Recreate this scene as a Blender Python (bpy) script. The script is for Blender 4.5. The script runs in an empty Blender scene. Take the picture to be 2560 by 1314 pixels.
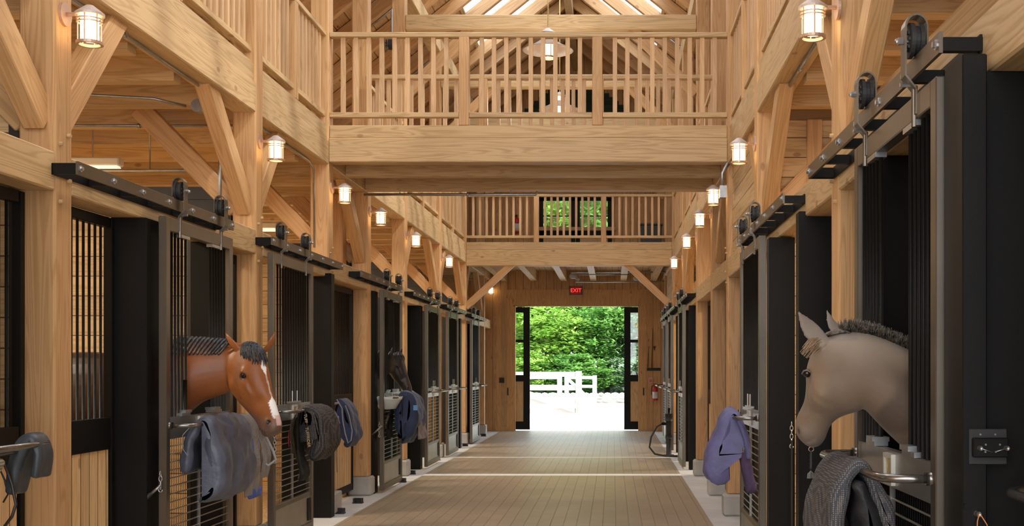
import bpy, math, random
from mathutils import Vector, Matrix, noise
random.seed(7)
sc = bpy.context.scene
COL = sc.collection
PI = math.pi
F = 2900.0; VX = 1532.0; VY = 918.0; H = 1.5
XL, XR = -2.87, 1.16              # aisle faces of the posts, left and right
FR = [5.97, 9.33, 11.72, 13.59, 16.03, 19.30, 22.68]   # near faces of the posts
PW = 0.19
CX = -0.86                        # centre line of the aisle

# ------------------------------------------------------------------ materials
def nt(name):
    m = bpy.data.materials.new(name); m.use_nodes = True
    n = m.node_tree; b = n.nodes['Principled BSDF']
    return m, n, b
def simple(name, col, rough=0.5, metal=0.0, noise_amt=0.0, nscale=8.0, bump=0.0, bscale=60.0, spec=0.5):
    m, n, b = nt(name)
    b.inputs['Base Color'].default_value = (*col, 1); b.inputs['Roughness'].default_value = rough
    b.inputs['Metallic'].default_value = metal; b.inputs['Specular IOR Level'].default_value = spec
    tc = n.nodes.new('ShaderNodeTexCoord')
    nz = n.nodes.new('ShaderNodeTexNoise'); nz.inputs['Scale'].default_value = nscale; nz.inputs['Detail'].default_value = 4
    n.links.new(tc.outputs['Object'], nz.inputs['Vector'])
    r = n.nodes.new('ShaderNodeValToRGB')
    a = noise_amt
    r.color_ramp.elements[0].position = 0.3; r.color_ramp.elements[1].position = 0.7
    r.color_ramp.elements[0].color = (*[c*(1-a) for c in col], 1); r.color_ramp.elements[1].color = (*[min(1, c*(1+a)) for c in col], 1)
    n.links.new(nz.outputs['Fac'], r.inputs['Fac']); n.links.new(r.outputs['Color'], b.inputs['Base Color'])
    if bump:
        n2 = n.nodes.new('ShaderNodeTexNoise'); n2.inputs['Scale'].default_value = bscale
        n.links.new(tc.outputs['Object'], n2.inputs['Vector'])
        bp = n.nodes.new('ShaderNodeBump'); bp.inputs['Strength'].default_value = bump; bp.inputs['Distance'].default_value = 0.01
        n.links.new(n2.outputs['Fac'], bp.inputs['Height']); n.links.new(bp.outputs['Normal'], b.inputs['Normal'])
    return m
def math_node(n, op, a, b=None):
    q = n.nodes.new('ShaderNodeMath'); q.operation = op
    for i, v in enumerate((a, b)):
        if v is None: continue
        if isinstance(v, (int, float)): q.inputs[i].default_value = v
        else: n.links.new(v, q.inputs[i])
    return q.outputs[0]
def wood(name, axis, light=(0.62, 0.415, 0.195), dark=(0.45, 0.275, 0.11), plank=None, plank_axis=2, knots=True, rough=0.55, gain=1.0):
    """grain runs along axis; plank = board width, boards stacked along plank_axis"""
    m, n, b = nt(name)
    N = n.nodes; L = n.links
    tc = N.new('ShaderNodeTexCoord'); oi = N.new('ShaderNodeObjectInfo')
    off = N.new('ShaderNodeVectorMath'); off.operation = 'SCALE'; off.inputs[0].default_value = (37.0, 53.0, 71.0)
    L.new(oi.outputs['Random'], off.inputs['Scale'])
    add = N.new('ShaderNodeVectorMath'); add.operation = 'ADD'
    L.new(tc.outputs['Object'], add.inputs[0]); L.new(off.outputs[0], add.inputs[1])
    vec = add.outputs[0]
    groove = None; prand = None
    if plank:
        sp = N.new('ShaderNodeSeparateXYZ'); L.new(tc.outputs['Object'], sp.inputs[0])
        q = math_node(n, 'DIVIDE', sp.outputs[plank_axis], plank)
        fl = math_node(n, 'FLOOR', q); fr = math_node(n, 'SUBTRACT', q, fl)
        wn = N.new('ShaderNodeTexWhiteNoise'); wn.noise_dimensions = '1D'; L.new(fl, wn.inputs['W'])
        prand = wn.outputs['Value']
        o2 = N.new('ShaderNodeVectorMath'); o2.operation = 'SCALE'; o2.inputs[0].default_value = (13.0, 17.0, 19.0)
        L.new(prand, o2.inputs['Scale'])
        a2 = N.new('ShaderNodeVectorMath'); a2.operation = 'ADD'; L.new(vec, a2.inputs[0]); L.new(o2.outputs[0], a2.inputs[1]); vec = a2.outputs[0]
        d = math_node(n, 'ABSOLUTE', math_node(n, 'SUBTRACT', fr, 0.5))
        groove = math_node(n, 'GREATER_THAN', d, 0.5 - 0.004/plank)
    mp = N.new('ShaderNodeMapping'); L.new(vec, mp.inputs['Vector'])
    s = [9.0, 9.0, 9.0]; s[axis] = 0.55; mp.inputs['Scale'].default_value = s
    n1 = N.new('ShaderNodeTexNoise'); n1.inputs['Scale'].default_value = 1.0; n1.inputs['Detail'].default_value = 2.0; n1.inputs['Distortion'].default_value = 0.6
    L.new(mp.outputs[0], n1.inputs['Vector'])
    rings = math_node(n, 'SINE', math_node(n, 'MULTIPLY', n1.outputs['Fac'], 70.0))
    rings = math_node(n, 'MULTIPLY', math_node(n, 'ADD', rings, 1.0), 0.5)
    mp2 = N.new('ShaderNodeMapping'); L.new(vec, mp2.inputs['Vector'])
    s2 = [60.0, 60.0, 60.0]; s2[axis] = 2.0; mp2.inputs['Scale'].default_value = s2
    n2 = N.new('ShaderNodeTexNoise'); n2.inputs['Scale'].default_value = 1.0; n2.inputs['Detail'].default_value = 3.0
    L.new(mp2.outputs[0], n2.inputs['Vector'])
    fac = math_node(n, 'ADD', math_node(n, 'MULTIPLY', rings, 0.45), math_node(n, 'MULTIPLY', n2.outputs['Fac'], 0.55))
    ramp = N.new('ShaderNodeValToRGB'); L.new(fac, ramp.inputs['Fac'])
    ramp.color_ramp.elements[0].position = 0.15; ramp.color_ramp.elements[0].color = (*dark, 1)
    ramp.color_ramp.elements[1].position = 0.55; ramp.color_ramp.elements[1].color = (*light, 1)
    col = ramp.outputs['Color']
    if knots:
        mp3 = N.new('ShaderNodeMapping'); L.new(vec, mp3.inputs['Vector'])
        s3 = [3.6, 3.6, 3.6]; s3[axis] = 1.9; mp3.inputs['Scale'].default_value = s3
        vo = N.new('ShaderNodeTexVoronoi'); vo.inputs['Scale'].default_value = 1.0; L.new(mp3.outputs[0], vo.inputs['Vector'])
        r3 = N.new('ShaderNodeValToRGB'); L.new(vo.outputs['Distance'], r3.inputs['Fac'])
        r3.color_ramp.elements[0].position = 0.055; r3.color_ramp.elements[0].color = (1, 1, 1, 1)
        r3.color_ramp.elements[1].position = 0.085; r3.color_ramp.elements[1].color = (0, 0, 0, 1)
        mx = N.new('ShaderNodeMix'); mx.data_type = 'RGBA'
        L.new(math_node(n, 'MULTIPLY', r3.outputs['Color'], 0.6), mx.inputs[0]); L.new(col, mx.inputs[6]); mx.inputs[7].default_value = (0.26, 0.11, 0.04, 1)
        col = mx.outputs[2]
    hsv = N.new('ShaderNodeHueSaturation')
    rnd = prand if prand is not None else oi.outputs['Random']
    v = math_node(n, 'ADD', math_node(n, 'MULTIPLY', rnd, 0.22), 0.90*gain)
    L.new(v, hsv.inputs['Value']); L.new(col, hsv.inputs['Color'])
    hsv.inputs['Saturation'].default_value = 0.96
    col = hsv.outputs['Color']
    if groove is not None:
        mx = N.new('ShaderNodeMix'); mx.data_type = 'RGBA'; L.new(groove, mx.inputs[0]); L.new(col, mx.inputs[6]); mx.inputs[7].default_value = (0.12, 0.055, 0.02, 1)
        col = mx.outputs[2]
    L.new(col, b.inputs['Base Color']); b.inputs['Roughness'].default_value = rough
    bp = N.new('ShaderNodeBump'); bp.inputs['Strength'].default_value = 0.25; bp.inputs['Distance'].default_value = 0.003
    L.new(fac, bp.inputs['Height']); L.new(bp.outputs['Normal'], b.inputs['Normal'])
    return m
WX, WY = wood('timber_grain_x', 0), wood('timber_grain_y', 1)
WZ = wood('timber_grain_z', 2, light=(0.62, 0.355, 0.145), dark=(0.48, 0.25, 0.085))
OR = dict(light=(0.66, 0.37, 0.13), dark=(0.50, 0.24, 0.075))
BOARD_V = wood('vertical_boards', 2, plank=0.18, plank_axis=0, **OR)           # boards upright on a wall across the aisle
BOARD_HX = wood('horizontal_boards_across', 0, plank=0.16, plank_axis=2)
BOARD_HY = wood('horizontal_boards_along', 1, plank=0.16, plank_axis=2)
DECK_X = wood('deck_boards', 1, plank=0.14, plank_axis=0)
ROOF_B = wood('roof_boards', 1, plank=0.15, plank_axis=2, light=(0.56, 0.34, 0.15), dark=(0.40, 0.21, 0.08))
PINE = wood('pale_pine', 2, light=(0.78, 0.52, 0.25), dark=(0.60, 0.34, 0.13), plank=0.11, plank_axis=1)
BALU = wood('baluster_wood', 2, light=(0.67, 0.42, 0.21), dark=(0.56, 0.33, 0.14), knots=False)
BLACK = simple('black_painted_steel', (0.006, 0.0055, 0.005), 0.5, 0.0, 0.15, 3.0, 0.05, 200, spec=.2)
BRONZE = simple('dark_bronze_steel', (0.17, 0.145, 0.115), 0.36, 0.8, 0.1, 3.0)
GREYM = simple('grey_brushed_steel', (0.36, 0.35, 0.33), 0.32, 0.8, 0.1, 5.0)
GALV = simple('galvanised_steel', (0.42, 0.43, 0.43), 0.35, 0.9, 0.15, 20.0)
ZINC = simple('zinc_bolt', (0.6, 0.62, 0.66), 0.28, 0.95)
COPPER = simple('weathered_copper', (0.62, 0.42, 0.31), 0.45, 0.6, 0.1, 10)
CAPM = simple('pale_copper_cap', (0.62, 0.52, 0.46), 0.5, 0.3, 0.1, 20)
BRASS = simple('brass_insert', (0.75, 0.55, 0.22), 0.35, 0.6, 0.35, 90)
CONC = simple('pale_concrete', (0.62, 0.62, 0.60), 0.75, 0, 0.1, 2.5, 0.15, 120)
CONCB = simple('concrete_block', (0.44, 0.43, 0.40), 0.8, 0, 0.12, 6, 0.2, 120)
RUBBER = simple('black_rubber', (0.02, 0.02, 0.02), 0.55)
WHITEP = simple('white_paint', (0.50, 0.495, 0.48), 0.5, 0, 0.04, 5)
RED = simple('red_enamel', (0.6, 0.02, 0.015), 0.3)
LABELW = simple('white_label', (0.8, 0.8, 0.78), 0.5)
GREEN = simple('green_slats', (0.035, 0.07, 0.05), 0.6)
OFFW = simple('off_white_enamel', (0.72, 0.69, 0.60), 0.4)
STRAW = simple('wood_shavings', (0.45, 0.30, 0.15), 0.9, 0, 0.4, 30, 0.4, 50)
DARKWALL = simple('black_stall_boards', (0.018, 0.016, 0.014), 0.5, 0, 0.2, 3)
GREYP = simple('grey_plastic', (0.06, 0.07, 0.08), 0.5)
def emis(name, col, st):
    m, n, b = nt(name); b.inputs['Base Color'].default_value = (*col, 1)
    b.inputs['Emission Color'].default_value = (*col, 1); b.inputs['Emission Strength'].default_value = st
    return m
GLOW = emis('glowing_lamp_glass', (1.0, 0.78, 0.44), 3.2)
GLOWP = emis('glowing_pendant_glass', (1.0, 0.82, 0.52), 1.0)
REDGLOW = emis('red_sign_letters', (1.0, 0.03, 0.02), 1.2)
TUBE = emis('fluorescent_lens', (1.0, 0.9, 0.74), 0.35)
def glass_mat():
    m, n, b = nt('clear_glass'); N = n.nodes; out = N['Material Output']
    tr = N.new('ShaderNodeBsdfTransparent'); tr.inputs[0].default_value = (0.93, 0.97, 0.95, 1)
    gl = N.new('ShaderNodeBsdfGlossy'); gl.inputs['Roughness'].default_value = 0.02
    mx = N.new('ShaderNodeMixShader'); mx.inputs[0].default_value = 0.07
    n.links.new(tr.outputs[0], mx.inputs[1]); n.links.new(gl.outputs[0], mx.inputs[2]); n.links.new(mx.outputs[0], out.inputs[0])
    return m
GLASS = glass_mat()
def sky_glass():
    m, n, b = nt('diffusing_skylight_glass'); N = n.nodes; out = N['Material Output']
    tr = N.new('ShaderNodeBsdfTranslucent'); tr.inputs[0].default_value = (0.75, 0.77, 0.80, 1)
    t2 = N.new('ShaderNodeBsdfTransparent'); t2.inputs[0].default_value = (0.75, 0.77, 0.80, 1)
    mx = N.new('ShaderNodeMixShader'); mx.inputs[0].default_value = 0.65
    n.links.new(tr.outputs[0], mx.inputs[1]); n.links.new(t2.outputs[0], mx.inputs[2]); n.links.new(mx.outputs[0], out.inputs[0])
    return m
SKYG = sky_glass()
def paver_mat():
    m, n, b = nt('tan_pavers'); N = n.nodes; L = n.links
    tc = N.new('ShaderNodeTexCoord'); mp = N.new('ShaderNodeMapping'); mp.inputs['Rotation'].default_value = (0, 0, PI/2)
    L.new(tc.outputs['Object'], mp.inputs['Vector'])
    br = N.new('ShaderNodeTexBrick'); L.new(mp.outputs[0], br.inputs['Vector'])
    br.inputs['Scale'].default_value = 1.0; br.inputs['Brick Width'].default_value = 0.45; br.inputs['Row Height'].default_value = 0.125
    br.inputs['Mortar Size'].default_value = 0.006; br.inputs['Mortar Smooth'].default_value = 0.5
    br.inputs['Color1'].default_value = (0.36, 0.285, 0.19, 1); br.inputs['Color2'].default_value = (0.40, 0.32, 0.215, 1)
    br.inputs['Mortar'].default_value = (0.25, 0.195, 0.13, 1)
    nz = N.new('ShaderNodeTexNoise'); nz.inputs['Scale'].default_value = 1.2; nz.inputs['Detail'].default_value = 5; L.new(tc.outputs['Object'], nz.inputs['Vector'])
    hv = N.new('ShaderNodeHueSaturation'); L.new(br.outputs['Color'], hv.inputs['Color'])
    L.new(math_node(n, 'ADD', math_node(n, 'MULTIPLY', nz.outputs['Fac'], 0.35), 0.83), hv.inputs['Value'])
    L.new(hv.outputs['Color'], b.inputs['Base Color'])
    b.inputs['Roughness'].default_value = 0.40; b.inputs['Specular IOR Level'].default_value = 0.55
    bp = N.new('ShaderNodeBump'); bp.inputs['Strength'].default_value = 0.4; bp.inputs['Distance'].default_value = 0.004; bp.invert = True
    L.new(br.outputs['Fac'], bp.inputs['Height']); L.new(bp.outputs['Normal'], b.inputs['Normal'])
    return m
PAVER = paver_mat()
def cloth(name, c1, c2=None, weave=0, rough=0.8, sheen=0.0, wz=120.0):
    m, n, b = nt(name); N = n.nodes; L = n.links
    b.inputs['Roughness'].default_value = rough; b.inputs['Sheen Weight'].default_value = sheen
    tc = N.new('ShaderNodeTexCoord')
    nz = N.new('ShaderNodeTexNoise'); nz.inputs['Scale'].default_value = 6; nz.inputs['Detail'].default_value = 5; L.new(tc.outputs['Object'], nz.inputs['Vector'])
    r = N.new('ShaderNodeValToRGB'); L.new(nz.outputs['Fac'], r.inputs['Fac'])
    r.color_ramp.elements[0].position = .3; r.color_ramp.elements[1].position = .75
    r.color_ramp.elements[0].color = (*[c*0.8 for c in c1], 1); r.color_ramp.elements[1].color = (*[c*1.25 for c in c1], 1)
    col = r.outputs['Color']
    if weave:
        vo = N.new('ShaderNodeTexVoronoi'); vo.inputs['Scale'].default_value = wz; vo.inputs['Randomness'].default_value = 0.15; L.new(tc.outputs['Object'], vo.inputs['Vector'])
        r2 = N.new('ShaderNodeValToRGB'); L.new(vo.outputs['Distance'], r2.inputs['Fac'])
        r2.color_ramp.elements[0].position = .28; r2.color_ramp.elements[1].position = .42
        r2.color_ramp.elements[0].color = (1, 1, 1, 1); r2.color_ramp.elements[1].color = (0, 0, 0, 1)
        mx = N.new('ShaderNodeMix'); mx.data_type = 'RGBA'; L.new(r2.outputs['Color'], mx.inputs[0]); L.new(col, mx.inputs[6]); mx.inputs[7].default_value = (*c2, 1)
        col = mx.outputs[2]
    L.new(col, b.inputs['Base Color'])
    n2 = N.new('ShaderNodeTexNoise'); n2.inputs['Scale'].default_value = 25; n2.inputs['Detail'].default_value = 4; L.new(tc.outputs['Object'], n2.inputs['Vector'])
    bp = N.new('ShaderNodeBump'); bp.inputs['Strength'].default_value = 0.5; bp.inputs['Distance'].default_value = 0.012
    L.new(n2.outputs['Fac'], bp.inputs['Height']); L.new(bp.outputs['Normal'], b.inputs['Normal'])
    return m
def coat(name, rough=0.5, sheen=0.15):
    m, n, b = nt(name); N = n.nodes; L = n.links
    at = N.new('ShaderNodeVertexColor'); at.layer_name = 'Coat'
    tc = N.new('ShaderNodeTexCoord')
    nz = N.new('ShaderNodeTexNoise'); nz.inputs['Scale'].default_value = 5; nz.inputs['Detail'].default_value = 5; L.new(tc.outputs['Object'], nz.inputs['Vector'])
    hv = N.new('ShaderNodeHueSaturation'); L.new(at.outputs['Color'], hv.inputs['Color'])
    L.new(math_node(n, 'ADD', math_node(n, 'MULTIPLY', nz.outputs['Fac'], 0.7), 0.65), hv.inputs['Value'])
    L.new(hv.outputs['Color'], b.inputs['Base Color'])
    b.inputs['Roughness'].default_value = rough; b.inputs['Sheen Weight'].default_value = sheen; b.inputs['Specular IOR Level'].default_value = .4
    mp = N.new('ShaderNodeMapping'); mp.inputs['Scale'].default_value = (60, 60, 300); L.new(tc.outputs['Object'], mp.inputs['Vector'])
    n2 = N.new('ShaderNodeTexNoise'); n2.inputs['Scale'].default_value = 1.5; L.new(mp.outputs[0], n2.inputs['Vector'])
    bp = N.new('ShaderNodeBump'); bp.inputs['Strength'].default_value = 0.15; bp.inputs['Distance'].default_value = 0.004
    L.new(n2.outputs['Fac'], bp.inputs['Height']); L.new(bp.outputs['Normal'], b.inputs['Normal'])
    return m
def hair(name, c1, c2):
    m, n, b = nt(name); N = n.nodes; L = n.links
    oi = N.new('ShaderNodeTexCoord'); nz = N.new('ShaderNodeTexNoise'); nz.inputs['Scale'].default_value = 60; L.new(oi.outputs['Object'], nz.inputs['Vector'])
    r = N.new('ShaderNodeValToRGB'); L.new(nz.outputs['Fac'], r.inputs['Fac']); r.color_ramp.elements[0].color = (*c1, 1); r.color_ramp.elements[1].color = (*c2, 1)
    r.color_ramp.elements[0].position = .35; r.color_ramp.elements[1].position = .65
    L.new(r.outputs['Color'], b.inputs['Base Color']); b.inputs['Roughness'].default_value = 0.38
    return m
def leafmat(name, c1, c2):
    m, n, b = nt(name); N = n.nodes; L = n.links; out = N['Material Output']
    tc = N.new('ShaderNodeTexCoord'); nz = N.new('ShaderNodeTexNoise'); nz.inputs['Scale'].default_value = 1.3; nz.inputs['Detail'].default_value = 6; L.new(tc.outputs['Object'], nz.inputs['Vector'])
    r = N.new('ShaderNodeValToRGB'); L.new(nz.outputs['Fac'], r.inputs['Fac']); r.color_ramp.elements[0].color = (*c1, 1); r.color_ramp.elements[1].color = (*c2, 1)
    r.color_ramp.elements[0].position = .35; r.color_ramp.elements[1].position = .65
    df = N.new('ShaderNodeBsdfDiffuse'); tl = N.new('ShaderNodeBsdfTranslucent'); mx = N.new('ShaderNodeMixShader'); mx.inputs[0].default_value = .4
    L.new(r.outputs['Color'], df.inputs[0]); L.new(r.outputs['Color'], tl.inputs[0]); L.new(df.outputs[0], mx.inputs[1]); L.new(tl.outputs[0], mx.inputs[2]); L.new(mx.outputs[0], out.inputs[0])
    return m

# ------------------------------------------------------------------ mesh helpers
class MB:
    def __init__(s): s.v = []; s.f = []; s.fm = []
    def add(s, vs, fs):
        o = len(s.v); s.v += [Vector(p) for p in vs]; s.f += [tuple(i+o for i in f) for f in fs]; return s
    def box(s, x0, x1, y0, y1, z0, z1):
        x0, x1 = sorted((x0, x1)); y0, y1 = sorted((y0, y1)); z0, z1 = sorted((z0, z1))
        return s.add([(x0,y0,z0),(x1,y0,z0),(x1,y1,z0),(x0,y1,z0),(x0,y0,z1),(x1,y0,z1),(x1,y1,z1),(x0,y1,z1)],
                     [(0,3,2,1),(4,5,6,7),(0,1,5,4),(1,2,6,5),(2,3,7,6),(3,0,4,7)])
    def cyl(s, p0, p1, r, n=10, r1=None):
        p0 = Vector(p0); p1 = Vector(p1); r1 = r if r1 is None else r1
        d = (p1-p0).normalized(); a = Vector((0,0,1)) if abs(d.z) < .9 else Vector((1,0,0))
        u = d.cross(a).normalized(); w = d.cross(u)
        vs = []
        for k in range(n):
            t = 2*PI*k/n; e = u*math.cos(t)+w*math.sin(t); vs += [p0+e*r, p1+e*r1]
        fs = [(2*k, 2*k+1, (2*k+3) % (2*n), (2*k+2) % (2*n)) for k in range(n)]
        fs = [tuple(reversed(f)) for f in fs]
        fs += [tuple(2*k for k in range(n)), tuple(2*k+1 for k in reversed(range(n)))]
        return s.add(vs, fs)
    def tube(s, pts, r, n=8, radii=None):
        pts = [Vector(p) for p in pts]; m = len(pts); vs = []; u = None
        for i, p in enumerate(pts):
            d = (pts[min(i+1, m-1)]-pts[max(i-1, 0)]).normalized()
            if u is None:
                a = Vector((0,0,1)) if abs(d.z) < .9 else Vector((1,0,0)); u = d.cross(a).normalized()
            else: u = (u-d*u.dot(d)).normalized()
            w = d.cross(u); rr = radii[i] if radii else r
            for k in range(n):
                t = 2*PI*k/n; vs.append(p+(u*math.cos(t)+w*math.sin(t))*rr)
        fs = []
        for i in range(m-1):
            for k in range(n):
                a = i*n+k; b = i*n+(k+1) % n; fs.append((a, b, b+n, a+n))
        fs += [tuple(reversed(range(n))), tuple(range((m-1)*n, m*n))]
        return s.add(vs, fs)
    def lathe(s, prof, c, n=24):          # prof: (r, z) list around vertical axis at c
        c = Vector(c); vs = []; m = len(prof)
        for r, z in prof:
            for k in range(n):
                t = 2*PI*k/n; vs.append(c+Vector((r*math.cos(t), r*math.sin(t), z)))
        fs = []
        for i in range(m-1):
            for k in range(n):
                a = i*n+k; b = i*n+(k+1) % n; fs.append((a, b, b+n, a+n))
        return s.add(vs, fs)
    def prism(s, poly, axis, a, b):       # poly: 2D points in the other two axes (in order)
        vs = []
        for t in (a, b):
            for p in poly:
                q = list(p); q.insert(axis, t); vs.append(q)
        n = len(poly)
        fs = [tuple(range(n)), tuple(reversed(range(n, 2*n)))] + [(i, i+n, (i+1) % n+n, (i+1) % n) for i in range(n)]
        return s.add(vs, fs)
    def sphere(s, c, r, n=12, sc_=(1,1,1)):
        c = Vector(c); vs = [c+Vector((0,0,r*sc_[2]))]; m = n//2
        for i in range(1, m):
            ph = PI*i/m
            for k in range(n):
                t = 2*PI*k/n; vs.append(c+Vector((r*sc_[0]*math.sin(ph)*math.cos(t), r*sc_[1]*math.sin(ph)*math.sin(t), r*sc_[2]*math.cos(ph))))
        vs.append(c-Vector((0,0,r*sc_[2]))); fs = []
        for k in range(n): fs.append((0, 1+k, 1+(k+1) % n))
        for i in range(m-2):
            for k in range(n):
                a = 1+i*n+k; b = 1+i*n+(k+1) % n; fs.append((a, a+n, b+n, b))
        e = len(vs)-1; o = 1+(m-2)*n
        for k in range(n): fs.append((e, o+(k+1) % n, o+k))
        return s.add(vs, fs)
    def build(s, name, mat, parent=None, smooth=False, bevel=0.0, origin=None):
        if parent is not None:
            org = Vector((0,0,0)) if parent.get('_local') else wloc(parent)
        elif origin is not None: org = Vector(origin)
        else:
            xs = [p.x for p in s.v]; ys = [p.y for p in s.v]; zs = [p.z for p in s.v]
            org = Vector(((min(xs)+max(xs))/2, (min(ys)+max(ys))/2, min(zs)))
        me = bpy.data.meshes.new(name); me.from_pydata([p-org for p in s.v], [], s.f); me.update()
        if mat: me.materials.append(mat)
        if smooth:
            for p in me.polygons: p.use_smooth = True
        o = bpy.data.objects.new(name, me); COL.objects.link(o)
        if parent is not None: o.parent = parent
        else: o.location = org
        if bevel:
            b = o.modifiers.new('bevel', 'BEVEL'); b.width = bevel; b.segments = 1; b.limit_method = 'ANGLE'
        return o
def wloc(o):
    p = Vector(o.location)
    while o.parent: o = o.parent; p += o.location
    return p
def tag(o, label=None, cat=None, group=None, kind=None):
    if label: o['label'] = label
    if cat: o['category'] = cat
    if group: o['group'] = group
    if kind: o['kind'] = kind
    elif cat: o['kind'] = 'thing'
    return o
def S(o): o['kind'] = 'structure'; return o
def thing(name, loc, label, cat, group=None, local=False, rz=0):
    o = bpy.data.objects.new(name, None); COL.objects.link(o); o.empty_display_size = .1
    o.location = loc; o.rotation_euler = (0, 0, rz); tag(o, label, cat, group)
    if local: o['_local'] = 1
    return o
def kids(o): return KID.get(o.name, [])
def copy_tree(o, parent=None):
    c = o.copy(); COL.objects.link(c)
    if parent is not None: c.parent = parent
    for ch in [q for q in ALLO if q.parent == o]: copy_tree(ch, c)
    return c
def place(proto, used, loc, rz, label, cat, group):
    """the first call moves the prototype itself, later ones copy it"""
    global ALLO
    if used[0]:
        ALLO = list(COL.objects); o = copy_tree(proto)
    else: o = proto; used[0] = True
    o.location = loc; o.rotation_euler = (0, 0, rz); tag(o, label, cat, group)
    return o
def box(name, mat, x0, x1, y0, y1, z0, z1, parent=None, bevel=0.0):
    return MB().box(x0, x1, y0, y1, z0, z1).build(name, mat, parent, bevel=bevel)
def stick(name, mat, p0, p1, w, d, side=(1,0,0), bevel=0.006, parent=None):
    """a squared timber from p0 to p1; grain along its own z axis"""
    p0 = Vector(p0); p1 = Vector(p1); L = (p1-p0).length; z = (p1-p0).normalized()
    x = Vector(side); x = (x-z*x.dot(z)).normalized(); y = z.cross(x)
    o = MB().box(-w/2, w/2, -d/2, d/2, 0, L).build(name, mat, None, bevel=bevel, origin=(0,0,0))
    M = Matrix((( x.x, y.x, z.x, p0.x), (x.y, y.y, z.y, p0.y), (x.z, y.z, z.z, p0.z), (0,0,0,1)))
    o.matrix_world = M
    return o
ORD = ['first', 'second', 'third', 'fourth', 'fifth', 'sixth', 'seventh', 'eighth', 'ninth', 'tenth']
# ================================================================== SHELL
# concrete floor, paved aisle
STRIPM = simple('white_concrete_strip', (.78, .78, .76), .7)
for a, b_ in ((16.05, 16.30), (19.25, 19.38)): S(box('floor_strip', STRIPM, -2.64, 0.95, a, b_, 0.0, 0.006))
S(box('floor', CONC, -6.9, 5.2, -5.0, 27.6, -0.15, 0.0))
for a, b_ in ((-5.0, 16.05), (16.30, 19.25), (19.38, 27.45)):
    S(box('floor_pavers', PAVER, -2.64, 0.95, a, b_, 0.0, 0.006))
for sx, x0, x1 in (('left', -6.69, -3.3), ('right', 1.6, 4.99)):
    tag(box('bedding', STRAW, x0, x1, 2.0, 27.0, 0.0, 0.03), 'wood shavings spread over the stall floors on the %s side' % sx, 'bedding', kind='stuff')

def post_pair(i, y):
    for side, x0, x1 in (('left', XL-PW, XL), ('right', XR, XR+PW)):
        o = S(box('timber_post', WZ, x0, x1, y, y+PW, 0.22 if y > 0 else 0, 7.02, bevel=0.012))
        S(box('footing_block', CONCB, x0-0.04, x1+0.04, y-0.04, y+PW+0.04, 0.0, 0.22, bevel=0.02))
for i, y in enumerate([2.55]+FR+[25.9]): post_pair(i, y)
S(box('timber_post', WZ, -3.30, -3.11, 13.36, 13.55, 0.0, 3.5, bevel=0.012))
S(box('floor_curb', CONCB, XL-PW, XL, 11.98, 12.3, 0, 0.2, bevel=0.01))
YS = [0.8, 2.55]+FR+[25.9, 27.3]
for a, b_ in zip(YS[:-1], YS[1:]):
    y0 = a+(PW if a > 0.8 else 0); y1 = b_
    for side, sx, x in (('left', -1, XL), ('right', 1, XR)):
        xi = x+sx*PW
        S(box('girder_beam', WY, min(x, xi), max(x, xi), y0, y1, 3.55, 3.79, bevel=0.008))
        x2 = x+sx*0.02
        S(box('rim_board', WY, min(x2, xi), max(x2, xi), y0, y1, 3.792, 3.95))
        S(box('header_beam', WY, min(x, xi), max(x, xi), y0, y1, 2.41, 2.61, bevel=0.008))
        S(box('wall_plate_beam', WY, min(x, xi), max(x, xi), y0, y1, 6.75, 7.0, bevel=0.008))
# loft decks and the joists below them
S(box('loft_floor_left', DECK_X, -6.9, XL-PW-0.001, -5.0, 27.4, 3.78, 3.95))
S(box('loft_floor_right', DECK_X, XR+PW+0.001, 5.2, -5.0, 27.4, 3.78, 3.95))
k = 0; y = 2.70
while y < 27:
    S(box('ceiling_joist', WX, -6.68, XL-PW-0.002, y, y+0.13, 3.50, 3.779))
    S(box('ceiling_joist', WX, XR+PW+0.002, 5.0, y, y+0.13, 3.50, 3.779))
    y += 0.77
# outer walls
def side_wall(name, x0, x1):
    m = MB(); wins = [(4.0, 5.2), (7.2, 8.4), (14.3, 15.5), (17.2, 18.4), (20.6, 21.8), (24.0, 25.2)]
    y = -5.0
    for a, b_ in wins:
        m.box(x0, x1, y, a, 0, 4.4); m.box(x0, x1, a, b_, 0, 1.9); m.box(x0, x1, a, b_, 2.9, 4.4); y = b_
    m.box(x0, x1, y, 27.3, 0, 4.4)
    S(m.build(name, BOARD_HY))
    for i, (a, b_) in enumerate(wins):
        w = MB(); xm = (x0+x1)/2
        for q in (a, (a+b_)/2-.02, b_-.05): w.box(xm-.04, xm+.04, q, q+.05, 1.9, 2.9)
        for q in (1.9, 2.38, 2.85): w.box(xm-.04, xm+.04, a, b_, q, q+.05)
        f = S(w.build('window_%d' % (i+(3 if x0 < 0 else 9)), BLACK)); 
        MB().box(xm-.004, xm+.004, a, b_, 1.9, 2.9).build('pane', GLASS, f)
side_wall('wall_left', -6.8, -6.7); side_wall('wall_right', 5.0, 5.1)
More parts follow.
